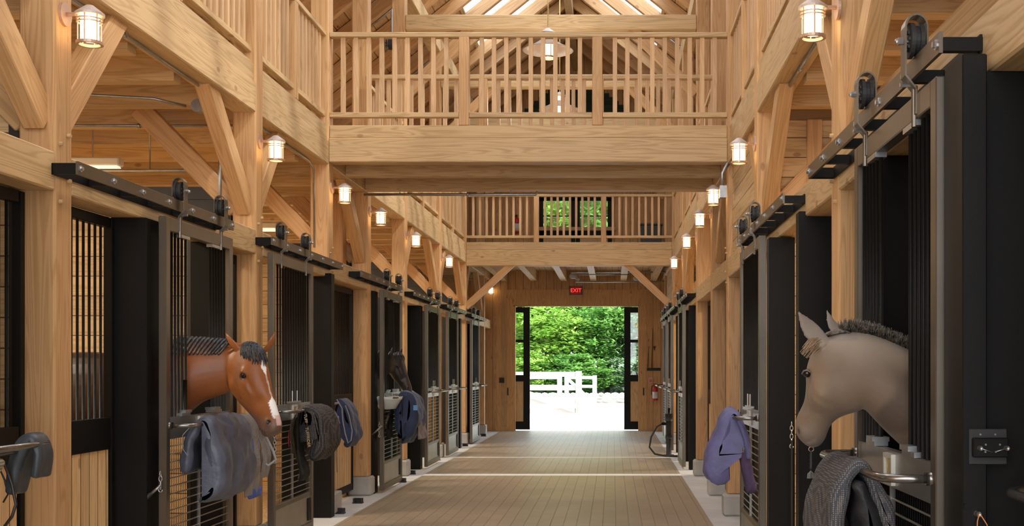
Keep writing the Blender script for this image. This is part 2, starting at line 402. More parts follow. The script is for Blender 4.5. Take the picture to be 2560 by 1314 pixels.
# stall partitions (black steel frame, board infill)
def partition(side, y):
    s = -1 if side == 'left' else 1
    xa = (XL-PW-0.03) if s < 0 else (XR+PW+0.03); xe = -6.7 if s < 0 else 5.0
    def bx(m, d0, d1, z0, z1, dy=0.0): 
        a, b_ = xa+s*d0, xa+s*d1; m.box(a, b_, y-dy, y+.06+dy, z0, z1)
    pd = .05 if (side == 'left' and y < 7 and y > 5) else .36
    w = MB(); bx(w, pd, abs(xe-xa), 0, 2.86); p = S(w.build('wall_partition', BOARD_HX))
    f = MB(); bx(f, 0, pd, 0, 2.86, .002); bx(f, 0, abs(xe-xa), 2.86, 2.96, .012); bx(f, 0, .05, 0, 2.9, .012); bx(f, 1.8, 1.86, 0, 2.9, .012)
    f.build('steel_frame', DARKWALL, p)
for y in (2.62, 6.04, 9.40, 13.66, 16.10, 19.37, 22.75, 25.97): partition('left', y)
for y in (2.62, 6.04, 13.66, 16.10, 19.37, 22.75, 25.97): partition('right', y)
# boarded walls on the right: tack room between the second post and the bridge, and the far lobby
S(box('wall_tack_room', BOARD_HX, XR+PW+.01, 5.0, 9.40, 9.46, 0.0, 3.5))
S(box('trim_3', WZ, XR+PW+.22, XR+PW+.34, 9.36, 9.40, 2.62, 3.5))
S(box('wall_tack_room_front', BOARD_HY, XR+.05, XR+.11, 9.33+PW, 11.72, 2.61, 3.55))
S(box('wall_lobby_right', BOARD_HY, XR+.05, XR+.11, 22.68+PW, 25.9, 2.61, 3.55))
# ---- back wall with the barn door opening and the loft doors
YB = 27.35
DX0, DX1, DZ = -2.33, 0.63, 2.97
LX0, LX1, LZ0, LZ1 = -1.74, -0.02, 3.96, 5.55
m = MB()
m.box(-6.9, DX0, YB, YB+.12, 0, 3.9); m.box(DX1, 5.2, YB, YB+.12, 0, 3.9); m.box(DX0, DX1, YB, YB+.12, DZ, 3.9)
m.box(-6.9, LX0, YB, YB+.12, 3.9, 5.6); m.box(LX1, 5.2, YB, YB+.12, 3.9, 5.6); m.box(LX0, LX1, YB, YB+.12, 3.9, LZ0); m.box(LX0, LX1, YB, YB+.12, LZ1, 5.6)
m.prism([(-6.9, 5.6), (5.2, 5.6), (5.2, 5.61), (CX+1.9, 7.5), (CX-1.9, 7.5), (-6.9, 5.61)], 1, YB, YB+.12)
m.prism([(CX-1.9, 7.5), (CX+1.9, 7.5), (CX, 9.04)], 1, YB, YB+.12)
S(m.build('wall_back', BOARD_V))
m = MB()
z = 7.32
while z < 8.3:
    w = 1.45-(z-7.32)*1.25
    m.add([(CX-w, YB-.03, z), (CX+w, YB-.03, z), (CX+w, YB-.005, z+.1), (CX-w, YB-.005, z+.1), (CX-w, YB-.002, z), (CX+w, YB-.002, z)], [(0,1,2,3),(0,4,5,1)])
    z += .09
tag(m.build('gable_louver', GREEN), 'dark green slatted louver high in the far gable wall', 'louver')
# casing of the opening and wide pale board left of it
c = MB(); c.box(DX0-.42, DX0, YB-.03, YB, 0, DZ+.36); c.box(DX1, DX1+.16, YB-.03, YB, 0, DZ+.36); c.box(DX0, DX1, YB-.03, YB, DZ, DZ+.36)
S(c.build('trim_1', wood('casing_wood', 2, **OR)))
S(box('trim_2', WZ, -2.63, -2.49, YB-.035, YB-.031, 0.1, DZ+.9))
c = MB(); c.box(DX0-.0, DX0+.03, YB-.02, YB+.13, 0, DZ); c.box(DX1-.03, DX1, YB-.02, YB+.13, 0, DZ); c.box(DX0, DX1, YB-.02, YB+.13, DZ-.03, DZ)
S(c.build('trim_4', WZ))
def barn_leaf(n, x0, x1):
    y0, y1 = YB+.16, YB+.22; st = .15
    f = MB(); f.box(x0, x0+st, y0, y1, .03, 2.93); f.box(x1-st, x1, y0, y1, .03, 2.93)
    for a, b_ in ((.03, .22), (1.17, 1.32), (2.09, 2.16), (2.80, 2.93)): f.box(x0+st, x1-st, y0, y1, a, b_)
    o = S(f.build('door_%d' % n, BLACK))
    MB().box(x0+st, x1-st, y0+.02, y0+.045, .22, 1.17).build('wood_panel', PINE, o)
    MB().box(x0+st, x1-st, y0+.025, y0+.035, 1.32, 2.09).build('pane', GLASS, o)
    MB().box(x0+st, x1-st, y0+.025, y0+.035, 2.16, 2.80).build('pane', GLASS, o)
    return o
barn_leaf(1, -3.45, -1.97); barn_leaf(2, 0.27, 1.75)
# loft double doors: glazed above, wood panels below
for n, a, b_ in ((3, LX0, (LX0+LX1)/2-.005), (4, (LX0+LX1)/2+.005, LX1)):
    f = MB(); st = .10; y0, y1 = YB+.03, YB+.08
    f.box(a, a+st, y0, y1, LZ0, LZ1); f.box(b_-st, b_, y0, y1, LZ0, LZ1); f.box(a, b_, y0, y1, LZ1-.12, LZ1); f.box(a, b_, y0, y1, 4.62, 4.74); f.box(a, b_, y0, y1, LZ0, LZ0+.08)
    xm = (a+b_)/2; f.box(a, b_, y0+.01, y1-.01, 5.06, 5.085); f.box(xm-.012, xm+.012, y0+.01, y1-.01, 4.74, 5.43)
    o = S(f.build('door_%d' % n, BLACK))
    MB().box(a+st, b_-st, y0+.015, y0+.03, LZ0+.08, 4.62).build('wood_panel', PINE, o)
    MB().box(a+st, b_-st, y0+.02, y0+.028, 4.74, 5.43).build('pane', GLASS, o)
S(box('trim_5', WX, LX0-.1, LX1+.12, YB-.04, YB, LZ1+.0, LZ1+.12)); S(box('trim_6', WX, LX0-.1, LX1+.1, YB-.1, YB-.01, 4.72, 4.80))

# ---- near bridge and far gallery across the aisle
def across(name, mat, y0, y1, z0, z1, x0=XL, x1=XR, bevel=0.008):
    return S(box(name, mat, x0, x1, y0, y1, z0, z1, bevel=bevel))
across('bridge_beam', WX, 11.72, 11.90, 3.575, 3.82); across('bridge_fascia', WX, 11.74, 11.90, 3.822, 3.95)
across('bridge_beam', WX, 13.42, 13.60, 3.555, 3.82); across('bridge_fascia', WX, 13.42, 13.58, 3.822, 3.95)
across('bridge_joist', WX, 12.44, 12.58, 3.55, 3.779, XL+.0, XR-.0)
S(box('bridge_floor', DECK_X, XL+.0, XR, 11.90, 13.42, 3.78, 3.94))
across('gallery_beam', WX, 22.68, 22.87, 3.49, 3.80); across('gallery_fascia', WX, 22.70, 22.86, 3.802, 3.95)
S(box('gallery_floor', DECK_X, XL, XR, 22.87, YB, 3.78, 3.95))
for x in (-2.55, -1.85, -1.15, -.45, .25, .95):
    S(box('ceiling_joist', WY, x-.07, x+.07, 22.87, YB, 3.53, 3.779))
# tie beams, loft braces, ridge
for y in (16.03, 19.30, 22.68, 25.9):
    across('tie_beam', WX, y, y+.2, 6.165, 6.375, XL+.0, XR, 0.012)
    for s, x in ((1, XL), (-1, XR)):
        S(stick('knee_brace', WZ, (x-s*.0, y+.1, 5.3), (x+s*.9, y+.1, 6.20), .12, .14, (0, 1, 0)))
RZ, SL = 8.9, 0.8
def roofz(x): return RZ-SL*abs(x-CX)
S(box('ridge_beam', WY, CX-.07, CX+.07, -5.0, 27.4, RZ-.42, RZ-.12))
# knee braces below the girders
for i, y in enumerate(FR+[25.9]):
    for s, x in ((-1, XL), (1, XR)):
        xb = x+s*(PW/2+.0)
        nb = not (y in (11.72, 13.59, 16.03))
        if y != 11.72 and y != 16.03:
            S(stick('knee_brace', WZ, (xb, y+.02, 2.78), (xb, y-.92, 3.60), .11, .16))
        if y not in (11.72, 13.59):
            S(stick('knee_brace', WZ, (xb, y+PW-.02, 2.78), (xb, y+PW+.75, 3.60), .11, .16))
        S(stick('knee_brace', WZ, (x+s*(PW-.02), y+.1, 2.78), (x+s*(PW+.78), y+.1, 3.60), .12, .16, (0, 1, 0)))
for s, x in ((1, XL), (-1, XR)):
    S(stick('knee_brace', WZ, (x-s*.02, 22.78, 2.68), (x+s*.90, 22.78, 3.54), .12, .13, (0, 1, 0)))
# roof: rafters, boards, skylights
def roof():
    ys = [0.8+1.02*k for k in range(27)]
    for s, nm in ((-1, 'left'), (1, 'right')):
        for y in ys:
            if y > 27.3: continue
            x1 = 5.95
            S(stick('rafter', WZ, (CX+s*.05, y, RZ-.06), (CX+s*x1, y, RZ-.02-SL*x1), .11, .20, (0, 1, 0)))
        d0, d1 = .35, 1.75
        m = MB()
        def slab(da, db, ya, yb, t0=.12, t1=.18):
            p = [(CX+s*da, RZ+t0-SL*da), (CX+s*db, RZ+t0-SL*db), (CX+s*db, RZ+t1-SL*db), (CX+s*da, RZ+t1-SL*da)]
            if s < 0: p = p[::-1]
            m.prism(p, 1, ya, yb)
        slab(0, d0, -5.0, 27.6); slab(d1, 6.2, -5.0, 27.6); slab(d0, d1, -5.0, 2.9); slab(d0, d1, 23.0, 27.6)
        S(m.build('ceiling_%s' % nm, ROOF_B))
        g = MB(); fr = MB(); m = g
        slab(d0, d1, 2.9, 23.0, .14, .15)
        o = S(g.build('window_%d' % (1 if s < 0 else 2), SKYG))
        m = fr
        y = 2.9
        while y < 23.0:
            slab(d0, d1, y, y+.06, .10, .139); y += 1.02
        slab(d0, d0+.05, 2.9, 23.0, .10, .139); slab(d1-.05, d1, 2.9, 23.0, .10, .139)
        fr.build('window_frame', WY, o)
roof()
# low walls closing the loft under the eaves
S(box('wall_eaves_left', BOARD_HY, -5.0, -4.92, .8, 27.3, 3.95, 5.60)); S(box('wall_eaves_right', BOARD_HY, 3.2, 3.28, .8, 27.3, 3.95, 5.60))

# ================================================================== BALUSTRADES
ZT0, ZT1, ZB0, ZB1 = 4.845, 4.895, 4.035, 4.085
def balustrade_x(name, y, x0, x1, newels, label, n=None, sp=.127):
    t = thing(name, ((x0+x1)/2, y, 3.95), label, 'balustrade')
    box('top_rail', WX, x0, x1, y-.045, y+.045, ZT0, ZT1, t, .006)
    edges = [x0]+[q for w in newels for q in (w-.052, w+.052)]+[x1]
    for a, b_ in zip(edges[0::2], edges[1::2]): box('bottom_rail', WX, a, b_, y-.035, y+.035, ZB0, ZB1, t, .004)
    for w in newels: box('newel', WZ, w-.052, w+.052, y-.05, y+.05, 3.951, ZT0, t, .006)
    for a, b_ in zip(edges[0::2], edges[1::2]):
        k = max(1, round((b_-a)/sp)); st = (b_-a)/k
        for i in range(1, k): box('baluster', BALU, a+i*st-.022, a+i*st+.022, y-.02, y+.02, ZB1, ZT0, t)
    return t
def balustrade_y(name, x, y0, y1, newels, label, sp=.127):
    t = thing(name, (x, (y0+y1)/2, 3.95), label, 'balustrade')
    box('top_rail', WY, x-.045, x+.045, y0, y1, ZT0, ZT1, t, .006)
    edges = [y0]+[q for w in newels for q in (w-.052, w+.052)]+[y1]
    for a, b_ in zip(edges[0::2], edges[1::2]): box('bottom_rail', WY, x-.035, x+.035, a, b_, ZB0, ZB1, t, .004)
    for w in newels: box('newel', WZ, x-.05, x+.05, w-.052, w+.052, 3.951, ZT0, t, .006)
    for a, b_ in zip(edges[0::2], edges[1::2]):
        k = max(1, round((b_-a)/sp)); st = (b_-a)/k
        for i in range(1, k): box('baluster', BALU, x-.02, x+.02, a+i*st-.022, a+i*st+.022, ZB1, ZT0, t)
balustrade_x('balustrade', 11.79, XL, XR, [-1.508, -.157], 'wooden balustrade along the near edge of the bridge over the aisle')
balustrade_x('balustrade', 13.50, XL, XR, [-1.508, -.157], 'wooden balustrade along the far edge of the bridge, behind the nearer one')
balustrade_x('balustrade', 22.77, XL, XR, [-1.50, -.18], 'distant wooden balustrade of the gallery in front of the loft doors')
sd = {'left': XL-.07, 'right': XR+.07}
bay = [(2.55, 5.97, 'nearest the camera, mostly above the frame'), (5.97, 9.33, 'between the two nearest lanterns'), (9.33, 11.72, 'just before the bridge'),
       (13.59, 16.03, 'just beyond the bridge'), (16.03, 19.30, 'second bay beyond the bridge'), (19.30, 22.68, 'last bay before the far gallery')]
for side in ('left', 'right'):
    for a, b_, d in bay:
        a += PW; mid = [(a+b_)/2]
        balustrade_y('balustrade', sd[side], a, b_, mid, 'wooden loft balustrade on the %s side, %s' % (side, d))
# ================================================================== STALL FRONTS
def make_door(yoke):
    t = thing('stall_gate', (0, 0, 0), 'x', 'stall door', local=True)
    W = 1.25
    f = MB(); f.box(-.05, 0, 0, .065, .03, 2.43); f.box(-.05, 0, W-.065, W, .03, 2.43); f.box(-.05, 0, .065, W-.065, 2.345, 2.43)
    f.box(-.05, 0, .065, W-.065, .03, .10); f.box(-.045, -.005, .065, W-.065, .335, .375)
    f.build('door_frame', BRONZE, t, bevel=.004)
    box('mid_plate', GREYM, -.042, -.008, .065, W-.065, 1.055, 1.19, t)
    box('kick_plate', GREYM, -.035, -.015, .065, W-.065, .10, .335, t)
    box('latch_pocket', BLACK, -.034, -.006, W-.16, W-.08, .12, .32, t)
    if yoke:
        ys = [.095, .15, .205, .26, .32, .385, .845, .905, .96, 1.015, 1.07, 1.13]
        for a, b_, q0, q1 in ((.25, .40, .29, .40), (.83, 1.0, .83, .95)):
            c = MB(); c.box(-.05, .004, a, b_, 1.192, 1.21); c.box(-.055, .012, q0, q1, 1.21, 1.228); c.build('bar_clamp', GALV, t); box('bar_cap', GALV, -.045, 0, a, b_, 2.325, 2.345, t)
        s = MB(); s.cyl((-.02, .36, 1.21), (-.02, .36, 1.42), .014); s.build('slide_bolt', BLACK, t, True)
    else:
        ys = [.115+.0785*i for i in range(14)]
        c = MB(); c.box(-.05, .008, .44, .80, 1.195, 1.21); c.cyl((-.0, .55, 1.2), (-.0, .55, 1.30), .006); c.cyl((-.0, .70, 1.2), (-.0, .70, 1.30), .006)
        c.build('bar_clamp', GALV, t)
    for y in ys: MB().cyl((-.025, y, 1.19), (-.025, y, 2.345), .009, 8).build('bar', BLACK, t, True)
    w = MB(); z = .41
    while z < 1.04: w.cyl((-.018, .06, z), (-.018, W-.06, z), .0042, 6); z += .05
    w.box(-.03, -.008, .60, .612, .375, 1.055)
    w.build('wire_mesh', GREYM, t)
    w = MB(); y = .085
    while y < W-.07: w.box(-.027, -.024, y, y+.003, .375, 1.055); y += .03
    w.build('wire_uprights', BLACK, t)
    n = MB()
    for a, b_, c_, d in ((.56, .69, 1.065, 1.08), (.56, .69, 1.165, 1.18), (.56, .575, 1.08, 1.165), (.675, .69, 1.08, 1.165)): n.box(-.008, .008, a, b_, c_, d)
    nf = n.build('name_holder', OFFW, t)
    MB().box(-.008, -.002, .575, .675, 1.08, 1.165).build('brass_card', BRASS, nf)
    pts = [(0, .05, 1.14), (.06, .05, 1.14), (.11, .06, 1.14), (.145, .09, 1.14), (.16, .15, 1.14), (.16, W-.15, 1.14), (.145, W-.09, 1.14), (.11, W-.06, 1.14), (.06, W-.05, 1.14), (0, W-.05, 1.14)]
    b_ = MB(); b_.tube(pts, .0145, 10)
    for y in (.05, W-.05): b_.cyl((.0, y, 1.14), (.02, y, 1.14), .022)
    b_.build('blanket_bar', simple('polished_bar', (.25, .24, .225), .22, .9) if 'polished_bar' not in bpy.data.materials else bpy.data.materials['polished_bar'], t, True)
    for y in (.22, .99):
        path = [(.004, 2.36), (.004, 2.445), (.040, 2.49), (.040, 2.655)]+[(.040*math.cos(a), 2.655+.045*math.sin(a)) for a in [PI*i/8 for i in range(1, 8)]]+[(-.040, 2.655), (-.040, 2.58)]
        m = MB(); th = .006
        for (xa, za), (xb, zb) in zip(path[:-1], path[1:]):
            d = Vector((xb-xa, zb-za)).normalized(); nx, nz = -d.y*th, d.x*th
            m.prism([(xa, za), (xb, zb), (xb-nx, zb-nz), (xa-nx, za-nz)], 1, 0, 0) if False else m.add(
                [(xa, y-.030, za), (xb, y-.030, zb), (xb+nx, y-.030, zb+nz), (xa+nx, y-.030, za+nz), (xa, y+.030, za), (xb, y+.030, zb), (xb+nx, y+.030, zb+nz), (xa+nx, y+.030, za+nz)],
                [(0,1,2,3), (7,6,5,4), (0,4,5,1), (1,5,6,2), (2,6,7,3), (3,7,4,0)])
        m.cyl((.0, y, 2.32), (.0, y, 2.46), .011, 8)
        h = m.build('hanger_strap', BRONZE, t)
        w = MB()
        for x0, x1, r in ((-.022, -.008, .060), (-.008, .008, .050), (.008, .022, .060)): w.cyl((x0, y, 2.613), (x1, y, 2.613), r, 28)
        for q in range(7):
            a = q*2*PI/7; w.box(-.028, .028, y+.03*math.cos(a)-.005, y+.03*math.cos(a)+.005, 2.613+.03*math.sin(a)-.005, 2.613+.03*math.sin(a)+.005)
        w.build('wheel', RUBBER, h)
        b2 = MB(); b2.cyl((-.045, y, 2.613), (.056, y, 2.613), .008, 8); b2.cyl((.034, y, 2.613), (.056, y, 2.613), .013, 6); b2.sphere((.059, y, 2.613), .010, 8)
        b2.build('bolt', ZINC, h); MB().cyl((.006, y, 2.463), (.05, y, 2.463), .008, 6).build('bolt', ZINC, h)
    return t
def make_track():
    t = thing('roller_track', (0, 0, 0), 'x', 'door track', local=True); L = 2.44
    box('rail_bar', BRONZE, -.006, .006, 0, L, 2.487, 2.554, t)
    m = MB()
    for i in range(7):
        y = .015+i*(L-.03)/6
        if i == 0: m.box(-.13, -.006, 0, .012, 2.487, 2.545)
        m.box(-.13, -.0065, y-.012+(.012 if i == 0 else 0), y+.02, 2.492, 2.535)
    m.box(-.132, -.122, 0, L, 2.487, 2.545)
    m.build('standoff', BLACK, t)
    for i in range(7):
        y = .03+i*(L-.06)/6
        b = MB(); b.cyl((.006, y, 2.52), (.010, y, 2.52), .017, 12); b.cyl((.010, y, 2.52), (.02, y, 2.52), .011, 6); b.build('bolt', ZINC, t)
    return t
def make_front(L):
    """fixed grille over a steel plate and a pine panel; local y from 0 to L, face at x=0"""
    t = thing('stall_grille', (0, 0, 0), 'x', 'stall front', local=True)
    f = MB(); f.box(-.05, 0, 0, .05, .08, 2.40); f.box(-.05, 0, L-.04, L, .08, 2.40); f.box(-.05, 0, .05, L-.06, 2.34, 2.40); f.box(-.05, 0, .05, L-.06, .08, .16)
    f.build('steel_frame', BLACK, t, bevel=.003)
    box('steel_plate', BLACK, -.045, .0, .05, L-.06, 1.01, 1.20, t, .003)
    box('wood_panel', PINE, -.035, -.012, .05, L-.06, .16, 1.01, t)
    n = max(3, int((L-.12)/.0695)); st = (L-.11)/n
    for i in range(1, n): MB().cyl((-.025, .05+i*st, 1.20), (-.025, .05+i*st, 2.34), .0085, 8).build('bar', BLACK, t, True)
    return t
DY, DN = make_door(True), make_door(False); uy, un = [False], [False]
TR = make_track(); ut = [False]
def door(side, y, yoke, label):
    pr, us = (DY, uy) if yoke else (DN, un)
    g = 'sliding stall doors with a yoke opening' if yoke else 'closed sliding stall doors'
    if side == 'left': return place(pr, us, (XL+.13, y, 0), 0, label, 'stall door', g)
    return place(pr, us, (XR-.13, y+1.25, 0), PI, label, 'stall door', g)
def track(side, y, label):
    if side == 'left': return place(TR, ut, (XL+.13, y, 0), 0, label, 'door track', 'steel tracks of the stall doors')
    return place(TR, ut, (XR-.13, y+2.44, 0), PI, label, 'door track', 'steel tracks of the stall doors')
def jamb(side, y, depth, label, w=.19, z1=2.41, d0=.04):
    s = 1 if side == 'left' else -1; x = XL if side == 'left' else XR
    t = MB(); t.box(x+s*d0, x-s*depth, y, y+w, 0.0, z1)
    o = tag(t.build('stall_jamb', BLACK, bevel=.004), label, 'stall jamb', 'black steel stall jambs'); return o
_fronts = {}
def front_(): pass
def front(side, y0, y1, label, face=None):
    L = round(y1-y0, 2)
    if L not in _fronts: _fronts[L] = (make_front(L), [False])
    pr, us = _fronts[L]
    x = XL-.15 if side == 'left' else XR+.15
    if side == 'left': return place(pr, us, (x, y0, 0), 0, label, 'stall front', 'fixed grilles of the stall fronts')
    return place(pr, us, (x, y0+L, 0), PI, label, 'stall front', 'fixed grilles of the stall fronts')
# ---- left row
door('left', 3.88, False, 'nearest left stall door, only its blanket bar reaching into frame')
door('left', 7.12, True, 'left stall door where the bay horse looks out, grey blanket on its bar')
door('left', 9.37, False, 'left stall door with the black mesh blanket on its bar')
door('left', 13.86, True, 'left stall door where the black horse looks out')
door('left', 17.16, False, 'left stall door next beyond the black horse')
door('left', 19.34, False, 'left stall door second beyond the black horse')
door('left', 22.62, False, 'left stall door farthest away, nearest the far barn door')
for y, l in ((2.58, 'above the cropped door in the near left corner'), (5.93, 'over the bay horse'), (9.315, 'over the door with the black mesh blanket'),
             (12.61, 'over the black horse'), (15.97, 'over the first door beyond the black horse'), (19.2, 'over the second door beyond the black horse'), (22.54, 'over the farthest door')):
    track('left', y, 'left steel roller track '+l)
jamb('left', 7.04, .18, 'black steel jamb on the left side, just left of the bay horse')
jamb('left', 8.40, .19, 'black steel jamb behind the neck of the bay horse', .10)
jamb('left', 11.57, .18, 'wide black steel jamb beside the black mesh blanket', .148, 2.44, .06)
jamb('left', 10.68, .18, 'black steel jamb hidden behind the door with the black mesh blanket', .1)
jamb('left', 13.79, .17, 'black steel jamb just left of the black horse', .18)
jamb('left', 15.14, .18, 'black steel jamb behind the neck of the black horse', .1)
jamb('left', 17.06, .18, 'black steel jamb just right of the black horse and its navy blanket')
jamb('left', 21.55, .18, 'black steel jamb at the left, beyond the second door past the black horse')
jamb('left', 24.25, .18, 'black steel jamb at the left, farthest from the camera')
front('left', 5.17, 5.96, 'fixed black grille at the left edge of the picture')
front('left', 6.17, 7.03, 'fixed black grille over pine panel with the bay horse behind it')
front('left', 12.0, 13.5, 'fixed black grille beside the jamb holding the folded navy blanket')
front('left', 8.52, 9.32, 'fixed black grille beyond the neck of the bay horse')
front('left', 16.23, 17.05, 'fixed grille between the black horse and the next door')
front('left', 22.88, 24.2, 'fixed grille behind the farthest left door')
front('left', 24.46, 25.88, 'fixed grille at the far end of the left row')
# ---- right row
door('right', 3.70, True, 'right stall door where the dun horse looks out, dark blanket on its bar')
door('right', 8.16, False, 'right stall door with the purple quilted blanket on its bar')
door('right', 17.16, False, 'distant right stall door beside the standpipe and hose')
door('right', 20.60, False, 'distant right stall door behind the standpipe, second from the far end')
door('right', 22.62, False, 'farthest right stall door beside the fire extinguisher')
for y, l in ((3.64, 'over the dun horse'), (6.99, 'over the door with the purple blanket'), (16.2, 'over the door beside the standpipe'), (19.45, 'over the second door from the far end'), (22.54, 'over the farthest door')):
    track('right', y, 'right steel roller track '+l)
m = MB(); m.box(1.055, 1.13, 3.50, 3.69, 0, 2.447); m.box(1.13, 1.62, 3.56, 3.66, 0, 2.41)
tag(m.build('stall_jamb', BLACK, bevel=.004), 'broad black steel jamb at the right edge carrying a holder plate with clips', 'stall jamb', 'black steel stall jambs')
jamb('right', 4.98, .18, 'black steel jamb behind the head of the dun horse', .1)
jamb('right', 6.98, .19, 'black steel jamb between dun horse muzzle and snap chain', .12, 2.44)
jamb('right', 8.02, .10, 'black steel jamb carrying the snap chain beside the purple blanket', .12, 2.40, .08)
jamb('right', 9.62, .19, 'black steel jamb behind the purple quilted blanket door', .1)
jamb('right', 17.0, .20, 'black steel jamb beside the standpipe on the right', .15)
jamb('right', 18.5, .20, 'black steel jamb beyond the first distant right door', .12)
jamb('right', 20.45, .20, 'black steel jamb before the second distant right door', .12)
jamb('right', 24.25, .20, 'black steel jamb at the right, farthest from the camera')
front('right', 5.17, 5.96, 'fixed grille behind the dun horse muzzle')
front('right', 6.17, 6.97, 'fixed grille right of the wooden post by the dun horse')
front('right', 9.75, 11.70, 'fixed grille under the boarded wall on the right')
front('right', 12.0, 13.5, 'fixed grille between the two nearer right footings')
front('right', 13.82, 16.02, 'fixed grille between the two farther right footings')
front('right', 18.65, 19.28, 'fixed grille beyond the first distant right door')
front('right', 24.46, 25.88, 'fixed grille at the far end of the right row')
# nearest right door set back from the row: only its blanket bar is in view
r0 = place(DN, un, (1.295, 3.44, 0), PI, 'nearest right stall door, only its curved bar in the lower right corner', 'stall door', 'closed sliding stall doors')

# ================================================================== LAMPS
def make_lantern():
    t = thing('wall_lantern', (0, 0, 0), 'x', 'lantern', local=True)     # local: plate on x=0, lamp towards +x, z=0 at lamp centre
    MB().cyl((0, 0, .075), (.014, 0, .075), .062, 28).build('wall_plate', COPPER, t)
    MB().tube([(.01, 0, .075), (.11, 0, .075)], .011, 10).build('arm', COPPER, t, True)
    c = (.135, 0, 0)
    MB().lathe([(.0, .125), (.02, .12), (.075, .078), (.075, .066), (.0, .066)], c).build('cap', CAPM, t)
    MB().cyl((.135, 0, -.062), (.135, 0, .066), .046, 20).build('lamp_glass', GLOW, t, True)
    m = MB()
    for q in range(6):
        a = q*PI/3+PI/6; m.cyl((c[0]+.058*math.cos(a), .058*math.sin(a), -.075), (c[0]+.058*math.cos(a), .058*math.sin(a), .068), .0038, 6)
    m.lathe([(.053, -.085), (.068, -.085), (.068, -.070), (.053, -.070), (.053, -.085)], c); m.lathe([(.056, .028), (.066, .028), (.066, .034), (.056, .034), (.056, .028)], c); m.lathe([(.056, .044), (.066, .044), (.066, .050), (.056, .050), (.056, .044)], c)
    m.build('cage', COPPER, t)
    return t
LN = make_lantern(); ul = [False]
pl = ['nearest the camera, at the upper left', 'on the second post from the camera', 'under the left end of the bridge', 'first beyond the bridge', 'second beyond the bridge', 'third beyond the bridge']
pr_ = ['nearest the camera, at the upper right', 'beside the boarded wall before the bridge', 'under the right end of the bridge', 'first beyond the bridge', 'second beyond the bridge', 'third beyond the bridge']
ly = [6.065, 9.42, 11.84, 13.68, 16.12, 19.4]
for y, d in zip(ly, pl): place(LN, ul, (XL, y, 3.27 if y < 7 else 3.26), 0, 'glowing copper wall lantern on the left, '+d, 'lantern', 'copper wall lanterns')
for y, d in zip([5.95]+ly[1:], pr_): place(LN, ul, (XR, y, 3.27 if y < 7 else 3.24), PI, 'glowing copper wall lantern on the right, '+d, 'lantern', 'copper wall lanterns')
place(LN, ul, (-2.86, YB, 3.30), -PI/2, 'small glowing lantern on the left of the far lobby', 'lantern', 'copper wall lanterns')
SHADEM = simple('aged_copper_shade', (.30, .21, .16), .5, .4, .1, 10)
def pendant(y, label, cz):
    t = thing('pendant_lamp', (CX, y, cz), label, 'pendant lamp', 'pendant lamps over the aisle'); c = (CX, y, cz)
    MB().cyl((CX, y, cz+.28), (CX, y, RZ-.42), .008, 8).build('rod', BRASS, t)
    MB().lathe([(.0, .30), (.02, .29), (.11, .225), (.11, .218), (.0, .22)], c, 28).build('cap', CAPM, t, True)
    MB().lathe([(.085, .14), (.20, .06), (.335, 0), (.34, -.005), (.335, -.01), (.20, .045), (.085, .125), (.085, .14)], c, 36).build('shade', SHADEM, t, True)
    MB().cyl((CX, y, cz-.09), (CX, y, cz+.20), .078, 20).build('lamp_glass', GLOWP, t, True)
    m = MB()
    for q in range(6):
        a = q*PI/3; m.cyl((CX+.088*math.cos(a), y+.088*math.sin(a), cz-.1), (CX+.088*math.cos(a), y+.088*math.sin(a), cz+.21), .005, 6)
    m.lathe([(.07, -.11), (.10, -.11), (.10, -.09), (.07, -.09), (.07, -.11)], c)
    m.build('cage', COPPER, t)
    l = bpy.data.lights.new('pendant_bulb', 'POINT'); l.energy = PEND_W; l.color = (1, .88, .70); l.shadow_soft_size = .12
    o = bpy.data.objects.new('bulb', l); COL.objects.link(o); o.parent = t; o.location = (0, 0, -.85)
PEND_W = 22
pendant(15.4, 'pendant lamp with wide copper dish shade seen through the bridge balustrade', 5.71)
pendant(18.8, 'farther pendant lamp with pale dish shade, lower in the picture', 5.67)
for y, l in ((8.6, 'added unseen pendant lamp above the aisle between the bridge and the camera'), (5.2, 'added unseen pendant lamp above the aisle nearest the camera')): pendant(y, l, 5.7)  # unseen pendants, added above the frame to brighten the aisle
# strip lights under the stall ceilings; all after the first left are added fill
def strip(x, y, label):
    t = thing('strip_light', (x, y, 3.2), label, 'strip light', 'strip lights over the stalls')
    b = MB().box(x-.65, x+.65, y-.06, y+.06, 3.26, 3.33).build('housing', OFFW, t, bevel=.01)
    MB().box(x-.63, x+.63, y-.05, y+.05, 3.225, 3.26).build('lens', TUBE, t, bevel=.01)
    m = MB(); m.cyl((x-.4, y, 3.33), (x-.4, y, 3.78), .006, 6); m.cyl((x+.4, y, 3.33), (x+.4, y, 3.78), .006, 6); m.build('hanger_rod', GALV, t)
    l = bpy.data.lights.new('strip_lamp', 'AREA'); l.shape = 'RECTANGLE'; l.size = 1.2; l.size_y = .1; l.energy = STRIP_W; l.color = (1, .86, .66)
    o = bpy.data.objects.new('lamp_light', l); COL.objects.link(o); o.parent = t; o.location = (0, 0, -.0)
STRIP_W = 45
dd = ['over the bay horse', 'over the stall of the mesh blanket', 'behind the bridge', 'added as fill over the stall beyond the black horse', 'added as fill over the farthest left stalls']
for i, (x, y) in enumerate(((-4.95, 10.15), (-4.9, 7.0), (-4.9, 14.7), (-4.9, 17.6), (-4.9, 21.2))):
    strip(x, y, 'off-white strip light on the left, '+['hung left of the second lantern', 'added as fill over the bay horse stall', 'added as fill beyond the bridge', 'added as fill over the stall beyond the black horse', 'added as fill over the farthest left stalls'][i])
